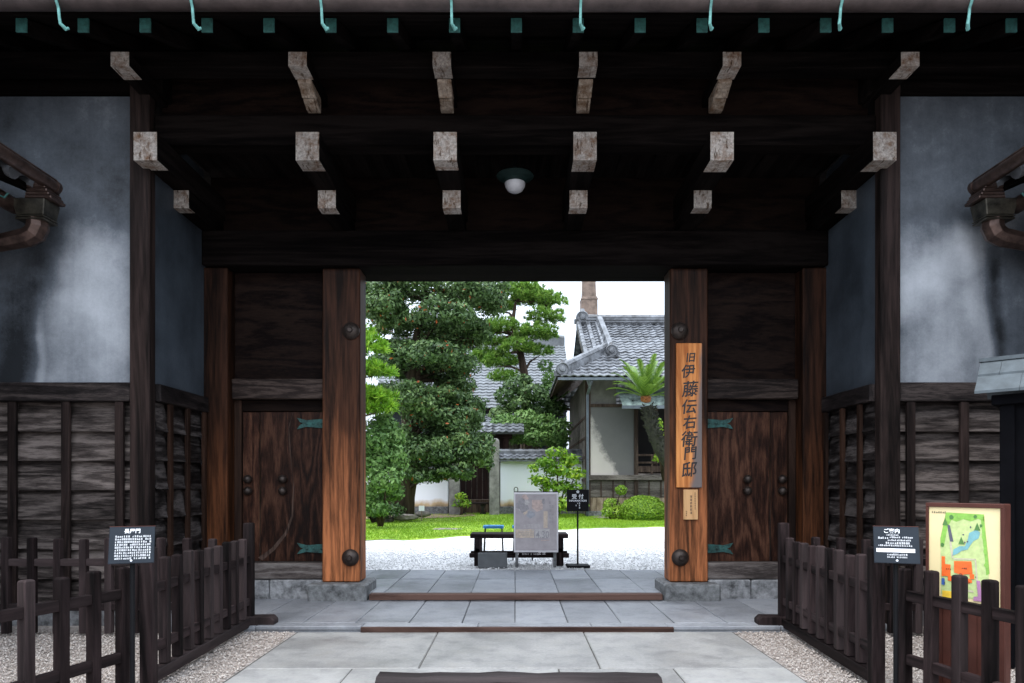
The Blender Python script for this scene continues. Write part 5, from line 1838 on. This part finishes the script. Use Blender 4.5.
# pale glazed canopy over the veranda
cn = MB()
cn.hexa([(fx(619), FY - 0.75, fz(409)), (10.5, FY - 0.75, fz(409)), (10.5, FY - 0.02, fz(389)), (fx(616), FY - 0.02, fz(389)),
         (fx(619), FY - 0.75, fz(409) + 0.03), (10.5, FY - 0.75, fz(409) + 0.03), (10.5, FY - 0.02, fz(389) + 0.03), (fx(616), FY - 0.02, fz(389) + 0.03)])
cn.build('canopy', M['canopy'], H)
box('canopy_edge', (fx(618), FY - 0.80, fz(411.5)), (10.5, FY - 0.752, fz(408.2)), M['pipe'], H, 0.004)
dp = MB()
dp.tube([(FX + 0.02, FY - 0.55, 4.30), (FX + 0.02, FY - 0.5, 4.1), (FX + 0.0, FY - 0.1, 3.95), (FX + 0.0, FY - 0.1, hb)], 0.045, 10)
dp.lathe([(0.05, -0.12), (0.10, 0.0), (0.10, 0.10)], (FX + 0.02, FY - 0.55, 4.28), 'z', 12)
dp.build('downpipe', M['pipe'], H, smooth=True, angle=40)
# roof
EX, EY, EZ = 1.23, 20.0, 4.36
RY = 24.0
slope = (6.86 - EZ) / (RY - EY)
qs = math.hypot(1, slope)
rt = MB()
front_len = (RY - EY) * qs
def fr_range(s):
    d = s / qs                      # run back from the eave
    return (d, 12.0) if d < 1.55 else (0.95, 12.0)
tile_sheet(rt, (EX, EY, EZ), (1, 0, 0), (0, 1 / qs, slope / qs), (0, -slope / qs, 1 / qs), front_len, fr_range, tw=0.25, tl=0.235)
# left skirt (hip side) below the gable
tile_sheet(rt, (EX, 2 * RY - EY, EZ), (0, -1, 0), (1 / qs, 0, slope / qs), (-slope / qs, 0, 1 / qs), 1.6 * qs, lambda s: (s / qs, 2 * (RY - EY) - s / qs), tw=0.25, tl=0.235)
# back slope
tile_sheet(rt, (EX + 12, 2 * RY - EY, EZ), (-1, 0, 0), (0, -1 / qs, slope / qs), (0, slope / qs, 1 / qs), front_len, lambda s: (0.0, 12 - s / qs if s / qs < 1.55 else 11.05), tw=0.25, tl=0.3, ns=3)
roof = rt.build('roof', M['tile'], H)
# boards under the tiles (eaves read dark from below)
ub = MB()
t = 0.06
ub.hexa([(EX + .03, EY + .03, EZ - .09), (EX + 12, EY + .03, EZ - .09), (EX + 12, RY, 6.86 - .09), (EX + 4.0, RY, 6.86 - .09),
         (EX + .03, EY + .03, EZ - .03), (EX + 12, EY + .03, EZ - .03), (EX + 12, RY, 6.86 - .03), (EX + 4.0, RY, 6.86 - .03)])
ub.hexa([(EX + .03, EY + .03, EZ - .09), (EX + .03, 2 * RY - EY, EZ - .09), (EX + 1.9, 2 * RY - EY - 1.9, EZ + 1.9 * slope - .09), (EX + 1.9, EY + 1.9, EZ + 1.9 * slope - .09),
         (EX + .03, EY + .03, EZ - .03), (EX + .03, 2 * RY - EY, EZ - .03), (EX + 1.9, 2 * RY - EY - 1.9, EZ + 1.9 * slope - .03), (EX + 1.9, EY + 1.9, EZ + 1.9 * slope - .03)])
ub.hexa([(EX + 0.95, EY + 1.5, EZ + 1.5 * slope - .09), (EX + 4.2, EY + 1.5, EZ + 1.5 * slope - .09), (EX + 4.2, RY, 6.86 - .10), (EX + 0.95, RY, 6.86 - .10),
         (EX + 0.95, EY + 1.5, EZ + 1.5 * slope - .04), (EX + 4.2, EY + 1.5, EZ + 1.5 * slope - .04), (EX + 4.2, RY, 6.86 - .04), (EX + 0.95, RY, 6.86 - .04)])
ub.build('eave_board', M['housebrown'], H)
box('eave_fascia', (EX + 0.02, EY + 0.01, EZ - 0.10), (EX + 12, EY + 0.05, EZ - 0.02), M['pipe'], H, 0.004)
# gable: dark triangle with a pale bargeboard
gb = MB()
gx0 = EX + 1.5
gb.prism([(EY + 1.75, EZ + 1.6 * slope), (2 * RY - EY - 1.75, EZ + 1.6 * slope), (RY, 6.78)], 'x', gx0, gx0 + 0.1)
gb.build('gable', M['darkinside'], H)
brg = MB()
brg.hexa([(EX + 0.92, EY + 1.45, EZ + 1.45 * slope - .16), (EX + 1.0, EY + 1.45, EZ + 1.45 * slope - .16), (EX + 1.0, RY, 6.70), (EX + 0.92, RY, 6.70),
          (EX + 0.92, EY + 1.45, EZ + 1.45 * slope + .02), (EX + 1.0, EY + 1.45, EZ + 1.45 * slope + .02), (EX + 1.0, RY, 6.86), (EX + 0.92, RY, 6.86)])
brg.build('bargeboard', M['houseboard'], H)
# ridges
rg = MB()
rg.box((EX + 1.05, RY - 0.17, 6.82), (EX + 12, RY + 0.17, 7.02))
for z in (6.86, 6.94):
    rg.box((EX + 1.05, RY - 0.20, z), (EX + 12, RY + 0.20, z + 0.04))
ridge_tube(rg, [(EX + 1.05, RY, 7.06), (EX + 12, RY, 7.06)], 0.11)
rg.build('main_ridge', M['tile'], H)


def ridge_end(name, p, r, d):
    m = MB()
    p = Vector(p)
    # a ring-moulded end tile with a raised boss and a crown piece
    ax = 'y' if abs(d[1]) > abs(d[0]) else 'x'
    sg = -1
    m.lathe([(r, 0.12), (r, -0.02), (r * .86, -0.05), (r * .74, -0.03), (r * .5, -0.03), (r * .4, -0.07), (r * .1, -0.08)], p, ax, 18)
    m.box((p.x - r * 1.25, p.y - 0.0, p.z - r * 1.0), (p.x + r * 1.25, p.y + 0.14, p.z - r * .3))
    m.tube([p + Vector((0, 0.05, r * .8)), p + Vector((0, 0.05, r * 1.35))], [r * .5, r * .3], 10)
    return m.build(name, M['tile'], H, bevel=0.0)


def slope_ridge(a, b, nm):
    m = MB()
    a, b = Vector(a), Vector(b)
    d = (b - a)
    side = Vector((-d.y, d.x, 0)).normalized() * 0.13
    vs = [a - side, b - side, b + side, a + side]
    up_ = Vector((0, 0, 0.24))
    m.hexa([*(v for v in vs), *(v + up_ for v in vs)])
    ridge_tube(m, [a + up_ * 1.1, b + up_ * 1.1], 0.115)
    return m.build(nm, M['tile'], H)


slope_ridge((2.95, 23.85, 6.72), (3.02, 21.45, 5.22), 'descending_ridge')
ridge_end('ridge_end_tile', (3.02, 21.32, 5.38), 0.20, (0, -1, 0))
slope_ridge((2.85, 21.6, 5.30), (1.45, 20.2, 4.44), 'corner_ridge')
ridge_end('ridge_end_tile', (1.40, 20.1, 4.60), 0.20, (0, -1, 0))
ridge_end('ridge_end_tile', (EX + 1.12, RY - 0.15, 7.05), 0.22, (0, -1, 0))
# verge tile columns beside the gable edge
vg = MB()
for xo in (0.02, 0.34, 0.66):
    ridge_tube(vg, [(EX + 0.97 + xo, EY + 1.35, EZ + 1.35 * slope + 0.06), (EX + 0.97 + xo, RY - 0.1, 6.86)], 0.085)
vg.build('verge_tiles', M['tile'], H)

# far house behind the trees
FH = world_thing('far_house', 'long grey tiled roof of a farther house seen between the trees', 'house', (-2, 33, WZ))
box('wall', (-5.6, 29.2, 0), (2.2, 36, 4.6), M['plaster_side'], FH, 0)
rt = MB()
q = math.hypot(5, 3.7)
tile_sheet(rt, (-6.0, 28.2, 4.35), (1, 0, 0), (0, 5 / q, 3.7 / q), (0, -3.7 / q, 5 / q), q, lambda s: (0, 8.4), tw=0.28, tl=0.26)
rt.box((-6.0, 33.0, 7.95), (2.4, 33.35, 8.28))
ridge_tube(rt, [(-6.0, 33.17, 8.32), (2.4, 33.17, 8.32)], 0.14)
rt.build('roof', M['tile_far'], FH)
ub = MB()
roof_slab(ub, 28.25, 4.25, 33.1, 4.25 + 4.85 * .74, -5.95, 2.35, 0.05)
roof_slab(ub, 33.1, 4.25 + 4.85 * .74, 38, 4.25, -5.95, 2.35, 0.05)
ub.build('eave_board', M['housebrown'], FH)
rt = MB()
tile_sheet(rt, (-2.9, 26.6, 3.3), (1, 0, 0), (0, 0.9, 0.43), (0, -0.43, 0.9), 2.0, lambda s: (0, 4.0), tw=0.26, tl=0.24)
rt.box((-2.9, 26.65, 3.22), (1.1, 28.6, 3.28))
rt.build('lower_roof', M['tile_far'], FH)
wd = MB()
for i in range(12):
    wd.box((-2.8 + i * 0.32, 27.6, 2.5), (-2.8 + i * 0.32 + 0.05, 27.66, 3.2))
wd.box((-2.9, 27.62, 0), (1.0, 27.7, 3.2))
wd.build('lattice', M['houseboard'], FH)

# chimney
ch = world_thing('brick_chimney', 'tall brown brick chimney rising behind the house roof', 'chimney', (4.85, 45, 0))
c0 = 4.85
m = MB()
def taper(m, cx, cy, a0, a1, z0, z1):
    m.hexa([(cx - a0, cy - a0, z0), (cx + a0, cy - a0, z0), (cx + a0, cy + a0, z0), (cx - a0, cy + a0, z0), (cx - a1, cy - a1, z1), (cx + a1, cy - a1, z1), (cx + a1, cy + a1, z1), (cx - a1, cy + a1, z1)])
taper(m, c0, 45, 0.62, 0.53, 0, 13.3)
m.build('lower_shaft', M['brick'], ch, bevel=0.02)
m = MB()
taper(m, c0, 45, 0.57, 0.50, 13.3, 13.5)
taper(m, c0, 45, 0.45, 0.30, 13.5, 19.0)
taper(m, c0, 45, 0.42, 0.42, 19.0, 19.4)
m.build('upper_shaft', M['brick'], ch, bevel=0.02)

# ------------------------------------------------------------------ trees and shrubs
def crown(name, parent, clumps, dens, size, mat, red=0.0, **kw):
    V, Fc, T = leaf_cloud(clumps, dens, size, **kw)
    mats = [mat]
    mi = None
    if red:
        mats = [mat, M['leaf_red']]
        mi = (rng.random(len(Fc)) < red).astype(int)
    return raw_mesh(name, V, Fc, mats, parent, T, mi)


def limbs(mb, base, tips, r0, r1=0.02, sag=0.0):
    for tp in tips:
        a, b = Vector(base), Vector(tp)
        mid = a.lerp(b, 0.5) + Vector((random.uniform(-.1, .1), random.uniform(-.1, .1), sag + 0.1))
        mb.tube([a, a.lerp(mid, 0.5), mid, mid.lerp(b, 0.6), b], [r0, r0 * .85, r0 * .65, r0 * .4, r1], 7)


# the big broadleaf tree
D = 19.0
tb = P(402, 512, D)
big = world_thing('broadleaf_tree', 'big dark evergreen broadleaf tree with layered crown and reddish leaf tips', 'tree', tb)
spine = [P(398, 514, D), P(402, 495, D), P(408, 470, D), P(411, 440, D), P(409, 410, D), P(413, 380, D), P(416, 350, D), P(420, 325, D + .1), P(424, 300, D + .1), P(428, 270, D + .1)]
tm = MB()
tm.tube(spine, [0.46, 0.36, 0.29, 0.25, 0.23, 0.20, 0.17, 0.13, 0.09, 0.05], 14)
pads = [  # px, py, depth offset, rx, ry, rz in metres
    (420, 283, 0.0, 0.95, 1.1, 0.50), (470, 296, 0.1, 1.0, 1.0, 0.48), (385, 306, -0.2, 0.62, 0.9, 0.40), (440, 318, -0.5, 1.0, 0.9, 0.36), (402, 322, 0.3, 0.8, 0.8, 0.30),
    (462, 328, 0.4, 0.65, 0.9, 0.28),
    (395, 362, 0.0, 0.62, 0.9, 0.32), (432, 354, -0.6, 0.95, 0.9, 0.34), (458, 366, 0.1, 0.6, 0.8, 0.28), (412, 350, 0.6, 0.9, 0.8, 0.3),
    (420, 398, -0.5, 0.95, 0.9, 0.34), (450, 398, 0.1, 0.65, 0.8, 0.30), (440, 415, -0.3, 1.0, 0.9, 0.36), (464, 420, 0.3, 0.5, 0.7, 0.28), (398, 395, 0.5, 0.6, 0.8, 0.34),
    (430, 452, -0.7, 1.0, 0.8, 0.42), (466, 450, -0.3, 0.75, 0.8, 0.40), (448, 436, 0.2, 0.9, 0.8, 0.36), (408, 446, -0.2, 0.7, 0.8, 0.4), (452, 472, -0.8, 0.55, 0.5, 0.22), (422, 476, -0.8, 0.5, 0.5, 0.20),
    (480, 458, -0.5, 0.35, 0.5, 0.26), (488, 300, .4, .45, .6, .26), (446, 342, .5, .75, .8, .24), (424, 374, .6, .6, .7, .24), (456, 383, .5, .55, .7, .22), (478, 334, .3, .4, .6, .22), (474, 404, .3, .4, .6, .22), (380, 290, .3, .5, .8, .3),
]
cl = []
for (px, py, dd, rx_, ry_, rz_) in pads:
    c = P(px, py, D + dd)
    cl.append((c, (rx_, ry_, rz_)))
    near = min(spine, key=lambda p: (p - c - Vector((0, 0, -0.45))).length)
    limbs(tm, near, [c + Vector((0, 0, -0.1))], 0.075, 0.015)
    # satellites break the outline
    for q in range(7):
        a = random.uniform(0, 6.28)
        cl.append((c + Vector((math.cos(a) * rx_ * .8, math.sin(a) * ry_ * .8, random.uniform(-.8, .9) * rz_)), (rx_ * random.uniform(.3, .45), ry_ * random.uniform(.3, .45), rz_ * random.uniform(.4, .7))))
tm.build('trunk', M['bark'], big, smooth=True)
crown('crown', big, cl, 360, 0.055, M['leaf_dark'], red=0.011, shell=(0.45, 1.12), up=0.5, lump=0.15)

# cloud-pruned pine
D = 20.5
pine = world_thing('pine_tree', 'bright green cloud-pruned pine tree with bare trunk beside the house', 'tree', P(524, 500, 25.6))
tm = MB()
D = 25.6
sp_ = [P(529, 500, D), P(527, 470, D), P(525, 430, D), P(526, 395, D), P(524, 372, D), P(520, 352, D), P(514, 335, D), P(513, 318, D), P(516, 300, D)]
tm.tube(sp_, [0.26, 0.23, 0.20, 0.17, 0.15, 0.13, 0.10, 0.08, 0.04], 12)


def pine_pads(tree, spn, pads, D, mat, trunk_mb, r_l=0.06, dens=520):
    V, T = [], []
    for (px, py, dd, rx_, rz_) in pads:
        rx_, rz_ = rx_ * 1.18, rz_ * 1.15
        c = P(px, py, D + dd)
        near = min(spn, key=lambda p: (p - c - Vector((0, 0, -0.3))).length)
        limbs(trunk_mb, near, [c + Vector((0, 0, -rz_ * .5))], r_l, 0.012)
        # pad of many short needle tufts fanning upward
        n = int(rx_ * rx_ * 300)
        for _ in range(n):
            d = unit(rng.normal(size=(1, 3)))[0]
            if d[2] < -0.25: d[2] = -0.25 * rng.random()
            rr = rng.uniform(0.55, 1.05)
            tip = np.array(c) + d * rr * np.array([rx_, rx_, rz_])
            k_ = 22
            nd = unit(rng.normal(size=(k_, 3)) * 0.75 + d * 0.7 + np.array([0, 0, 0.8]))
            ln2 = 0.15 * rng.uniform(0.7, 1.2, (k_, 1))
            w2 = unit(np.cross(nd, rng.normal(size=(k_, 3)))) * 0.014
            e = tip + nd * ln2
            V.append(np.stack([tip - w2, tip + w2, e + w2 * .4, e - w2 * .4], 1).reshape(-1, 3))
            T.append(np.clip(rng.normal(0.5, 0.22, k_) + rng.normal(0, 0.1), 0, 1))
    V = np.concatenate(V)
    raw_mesh('crown', V, np.arange(len(V)).reshape(-1, 4), mat, tree, np.concatenate(T))


pine_pads(pine, sp_, [(513, 296, 0, 0.75, 0.34), (535, 300, .2, 0.70, 0.34), (500, 308, .3, 0.5, 0.26), (545, 318, 0, 0.62, 0.30), (500, 328, -.2, 0.62, 0.28), (536, 334, -.2, 0.72, 0.30),
                      (492, 342, 0, 0.45, 0.24), (518, 348, -.3, 0.6, 0.28), (497, 362, .1, 0.66, 0.28), (540, 352, .3, 0.4, 0.22), (486, 356, .3, 0.5, 0.24),
                      (505, 378, -.2, 0.5, 0.22), (552, 303, .1, .5, .28), (524, 290, .1, .6, .3), (488, 330, .2, .5, .26)], 25.6, M['needle'], tm)
tm.build('trunk', M['bark_pine'], pine, smooth=True)

# pale pine reaching in at the left edge of the opening
D = 15.5
pn2 = world_thing('pine_tree', 'yellow-green pine at the left edge of the gate opening', 'tree', P(352, 535, D))
tm = MB()
sp2 = [P(340, 540, D), P(343, 480, D), P(338, 430, D), P(346, 390, D), P(345, 350, D), P(350, 325, D)]
tm.tube(sp2, [0.20, 0.17, 0.14, 0.11, 0.08, 0.04], 10)
pine_pads(pn2, sp2, [(366, 350, 0, 0.42, 0.17), (358, 340, .2, 0.4, 0.2), (372, 372, 0, 0.44, 0.17), (364, 398, -.1, 0.45, 0.19), (376, 408, 0, 0.42, 0.19), (380, 398, .2, 0.30, 0.15), (352, 372, .2, 0.45, 0.2),
                     (346, 330, .1, .4, .2), (350, 410, .2, .5, .22)], D, M['needle_yellow'], tm, 0.045)
tm.build('trunk', M['bark_pine'], pn2, smooth=True)


def shrub(name, label, base, clumps, mat, size, dens, stems=True, cat='shrub', trunk=None, **kw):
    t = world_thing(name, label, cat, base)
    V, Fc, T = leaf_cloud(clumps, dens, size, **kw)
    raw_mesh('foliage', V, Fc, mat, t, T)
    if stems:
        m = MB()
        b0 = Vector(base)
        for (c, r) in clumps[:9]:
            m.tube([b0 + Vector((random.uniform(-.06, .06), random.uniform(-.06, .06), -0.05)), b0.lerp(Vector(c), 0.5) + Vector((random.uniform(-.08, .08), 0, 0)), Vector(c)], [0.035, 0.025, 0.008], 6)
        m.build('stem', M['bark'], t, smooth=True)
    return t


def clumps_px(D, lst, depth=0.8):
    return [(P(px, py, D + random.uniform(-.25, .25)), (rx_, max(rx_ * depth, .1), rz_)) for px, py, rx_, rz_ in lst]


D = 16.0
shrub('evergreen_shrub', 'dense mid-green evergreen shrub beside the left gate pillar', P(380, 524, D),
      clumps_px(D, [(382, 425, .36, .24), (392, 438, .30, .26), (372, 440, .40, .3), (386, 455, .44, .3), (396, 462, .26, .3), (370, 465, .42, .34), (385, 480, .40, .3), (392, 492, .28, .22), (372, 495, .42, .3), (362, 450, .4, .4), (378, 508, .3, .2), (384, 412, .22, .16)]),
      M['leaf_mid'], 0.055, 560, shell=(0.55, 1.1), lump=0.12)
shrub('evergreen_shrub', 'low dark ground shrub at the foot of the big tree', P(372, 522, 18.0),
      clumps_px(18.0, [(366, 505, .5, .3), (378, 512, .4, .2), (394, 510, .3, .18), (370, 494, .4, .3)]), M['leaf_dark'], 0.055, 300)
D = 24.5
shrub('evergreen_shrub', 'tall dark rounded shrub behind the white wall, left of the house', P(520, 500, D),
      clumps_px(D, [(515, 386, .45, .3), (530, 392, .5, .34), (505, 396, .4, .3), (545, 398, .45, .32), (556, 408, .4, .3), (518, 404, .5, .3), (535, 412, .5, .34), (500, 414, .4, .3), (524, 380, .3, .2)]),
      M['leaf_dark'], 0.08, 260, lump=0.1)
shrub('evergreen_shrub', 'mid-green shrub just above the tile cap of the right white wall', P(525, 500, 23.6),
      clumps_px(23.6, [(505, 424, .5, .34), (525, 420, .55, .36), (545, 424, .5, .34), (560, 428, .4, .34), (515, 436, .55, .3), (537, 437, .6, .3), (556, 440, .45, .26), (498, 436, .4, .3)]),
      M['leaf_mid'], 0.075, 260, lump=0.1)
shrub('evergreen_shrub', 'loose shrub between the pine and the far roof', P(548, 500, 26.0),
      clumps_px(26.0, [(552, 378, .4, .3), (545, 365, .3, .22), (560, 390, .35, .3), (548, 390, .4, .3)]), M['leaf_mid'], 0.075, 170, lump=0.1)
D = 20.6
shrub('yellow_green_shrub', 'yellow-green leafy shrub in front of the right white wall', P(556, 516, D),
      clumps_px(D, [(556, 452, .32, .16), (570, 460, .34, .18), (545, 462, .34, .18), (558, 470, .45, .2), (576, 474, .30, .2), (540, 480, .36, .2), (556, 486, .48, .24), (574, 490, .36, .26), (545, 500, .36, .2), (562, 504, .45, .22), (580, 505, .26, .2), (533, 468, .18, .12)]),
      M['leaf_lime'], 0.075, 190, up=0.9, shell=(0.5, 1.1))
shrub('round_azalea', 'clipped dome-shaped bright green azalea bush on the lawn', P(643, 522, 19.3),
      [(P(643, 511, 19.3), (0.66, 0.6, 0.44))], M['leaf_hedge'], 0.030, 2600, stems=False, cat='clipped bush', shell=(0.86, 1.02), up=0.2, lump=0.03)
bm_ = MB()
bm_.lathe([(0.02, -0.36), (0.42, -0.33), (0.54, -0.1), (0.53, 0.05), (0.42, 0.24), (0.22, 0.35), (0.02, 0.38)], P(643, 511, 19.3), 'z', 24)
az = [o for o in bpy.data.objects if o.name.startswith('round_azalea')][0]
bm_.build('inner_twigs', M['map_tree'], az, smooth=True)
shrub('topiary_shrub', 'small two-tiered clipped shrub beside the round azalea', P(615, 522, 19.6),
      clumps_px(19.6, [(621, 490, .17, .15), (612, 505, .26, .2), (618, 513, .3, .2), (607, 512, .16, .14)]), M['leaf_hedge'], 0.035, 900, shell=(0.8, 1.05))
shrub('small_plant', 'small yellow-green plant at the foot of the inner gate', P(461, 514, 21.6),
      clumps_px(21.6, [(461, 496, .2, .12), (465, 503, .22, .12), (457, 503, .15, .12)]), M['leaf_lime'], 0.07, 160, up=0.9)

# sago palm in front of the veranda
D = 18.6
cy = world_thing('sago_palm', 'sago palm with fan of stiff fronds and shaggy trunk by the veranda', 'palm', P(668, 520, D))
tm = MB()
top = P(646, 398, D)
tr = [P(706, 522, D), P(694, 500, D), P(676, 474, D), P(660, 448, D), P(651, 425, D), P(648, 406, D)]
tm.tube(tr, [0.18, 0.18, 0.18, 0.18, 0.17, 0.14], 14)
for i in range(420):
    s_ = random.random() * (len(tr) - 1.001)
    k_ = int(s_)
    p = tr[k_].lerp(tr[k_ + 1], s_ - k_)
    a = random.uniform(0, 6.28)
    d = Vector((math.cos(a), math.sin(a), 0.25))
    q0 = p + d * 0.165
    tm.tube([q0, q0 + d * random.uniform(0.05, 0.10) + Vector((0, 0, random.uniform(0, .05)))], [0.03, 0.012], 4)
tm.build('trunk', M['cycadbark'], cy)
hm = MB()
for i in range(60):
    a = random.uniform(0, 6.28)
    d = Vector((math.cos(a), math.sin(a), 0))
    hm.tube([top + Vector((0, 0, -0.1)) + d * .04, top + d * 0.14 + Vector((0, 0, random.uniform(-.08, .06)))], [0.03, 0.012], 5)
hm.build('trunk_heart', M['cycadheart'], cy)


def frond(mbv, mbt, base, az_, rise, length, droop, n=46):
    d = np.array([math.cos(az_), math.sin(az_), 0.0])
    side = np.array([-math.sin(az_), math.cos(az_), 0.0])
    for i in range(n):
        t0 = i / n
        def at(t):
            hgt = rise * math.sin(min(t * 1.25, 1.6)) * length - droop * t ** 3 * length
            return np.array(base) + d * length * (t * (1 - 0.12 * t) * math.cos(rise * .75)) + np.array([0, 0, hgt * 0.8])
        p, p2 = at(t0), at(t0 + 1 / n)
        ll_ = 0.135 * math.sin(math.pi * min(1, 0.16 + t0 * .86)) ** 0.6 * length
        for sg in (-1, 1):
            fwd = unit((p2 - p)[None])[0]
            tip = p + side * sg * ll_ * 0.62 + fwd * ll_ * 0.75 + np.array([0, 0, 0.10 * ll_])
            wv_ = fwd * 0.017
            mbv.append([p - wv_, p + wv_, tip + wv_ * .3, tip - wv_ * .3])
            mbt.append(min(1, max(0, random.gauss(0.5, 0.2) + 0.15 * (t0 - .4))))
    # midrib
    prev = None
    for i in range(12):
        t = i / 12
        p, p2 = at(t), at(t + 1 / 12)
        w_ = np.array([0, 0, 0.012]) * (1 - t * .7)
        mbv.append([p - w_, p2 - w_, p2 + w_, p + w_])
        mbt.append(0.8)


fv, ft = [], []
for i in range(38):
    tier = i / 38
    frond(fv, ft, top + Vector((0, 0, 0.02)), i * 2.39996 + random.uniform(-.1, .1), 1.22 - 0.98 * tier + random.uniform(-.06, .06), random.uniform(1.22, 1.45), 0.05 + 0.14 * tier)
V = np.array(fv).reshape(-1, 3)
raw_mesh('crown', V, np.arange(len(V)).reshape(-1, 4), M['frond'], cy, np.array(ft))
shrub('fern', 'bushy fern with yellow leaves below the sago palm', P(664, 478, 19.2),
      clumps_px(19.2, [(660, 440, .24, .22), (667, 452, .25, .2), (660, 458, .2, .14), (658, 425, .14, .2)]), M['leaf_lime'], 0.05, 350, cat='fern', stems=True)

# stones, moss and the little plant label
def rock(label, p, r):
    bm = bmesh.new()
    bmesh.ops.create_icosphere(bm, subdivisions=2, radius=1.0)
    for v in bm.verts:
        v.co = Vector((v.co.x * r[0], v.co.y * r[1], v.co.z * r[2])) * random.uniform(0.85, 1.12)
    me = bpy.data.meshes.new('garden_rock')
    bm.to_mesh(me)
    bm.free()
    me.materials.append(M['rock'])
    o = bpy.data.objects.new('garden_rock', me)
    COL.objects.link(o)
    o.location = p
    OFF[o.name] = Vector((0, 0, 0))
    return tag(o, label, 'rock', 'rocks in the garden')


rock('flat pale stepping stone lying in the lawn', Vector((-1.55, 15.75, gz(0, 15.75) + .035)), (0.38, 0.2, 0.03))
rock('brown rock at the foot of the big tree, left of its trunk', P(384, 520, 18.3), (0.28, 0.2, 0.12))
rock('small rock right of the big tree trunk', P(423, 514, 18.6), (0.22, 0.16, 0.10))
rock('flat rock lying between the sign and the topiary shrub', P(601, 519, 20.2), (0.35, 0.2, 0.08))
rock('broad mossy stone at the tree foot beside the plant label', P(404, 517, 18.3), (0.4, 0.25, 0.10))
pl_ = thing('plant_label', 'tiny white plant label on a stake beside the big tree', 'label', P(421.5, 519, 18.4))
box('stake', (-0.012, 0.0, -0.05), (0.012, 0.02, 0.26), M['housetan'], pl_, 0.0)
box('plate', (-0.075, -0.012, 0.22), (0.075, -0.001, 0.36), M['white'], pl_, 0.002)
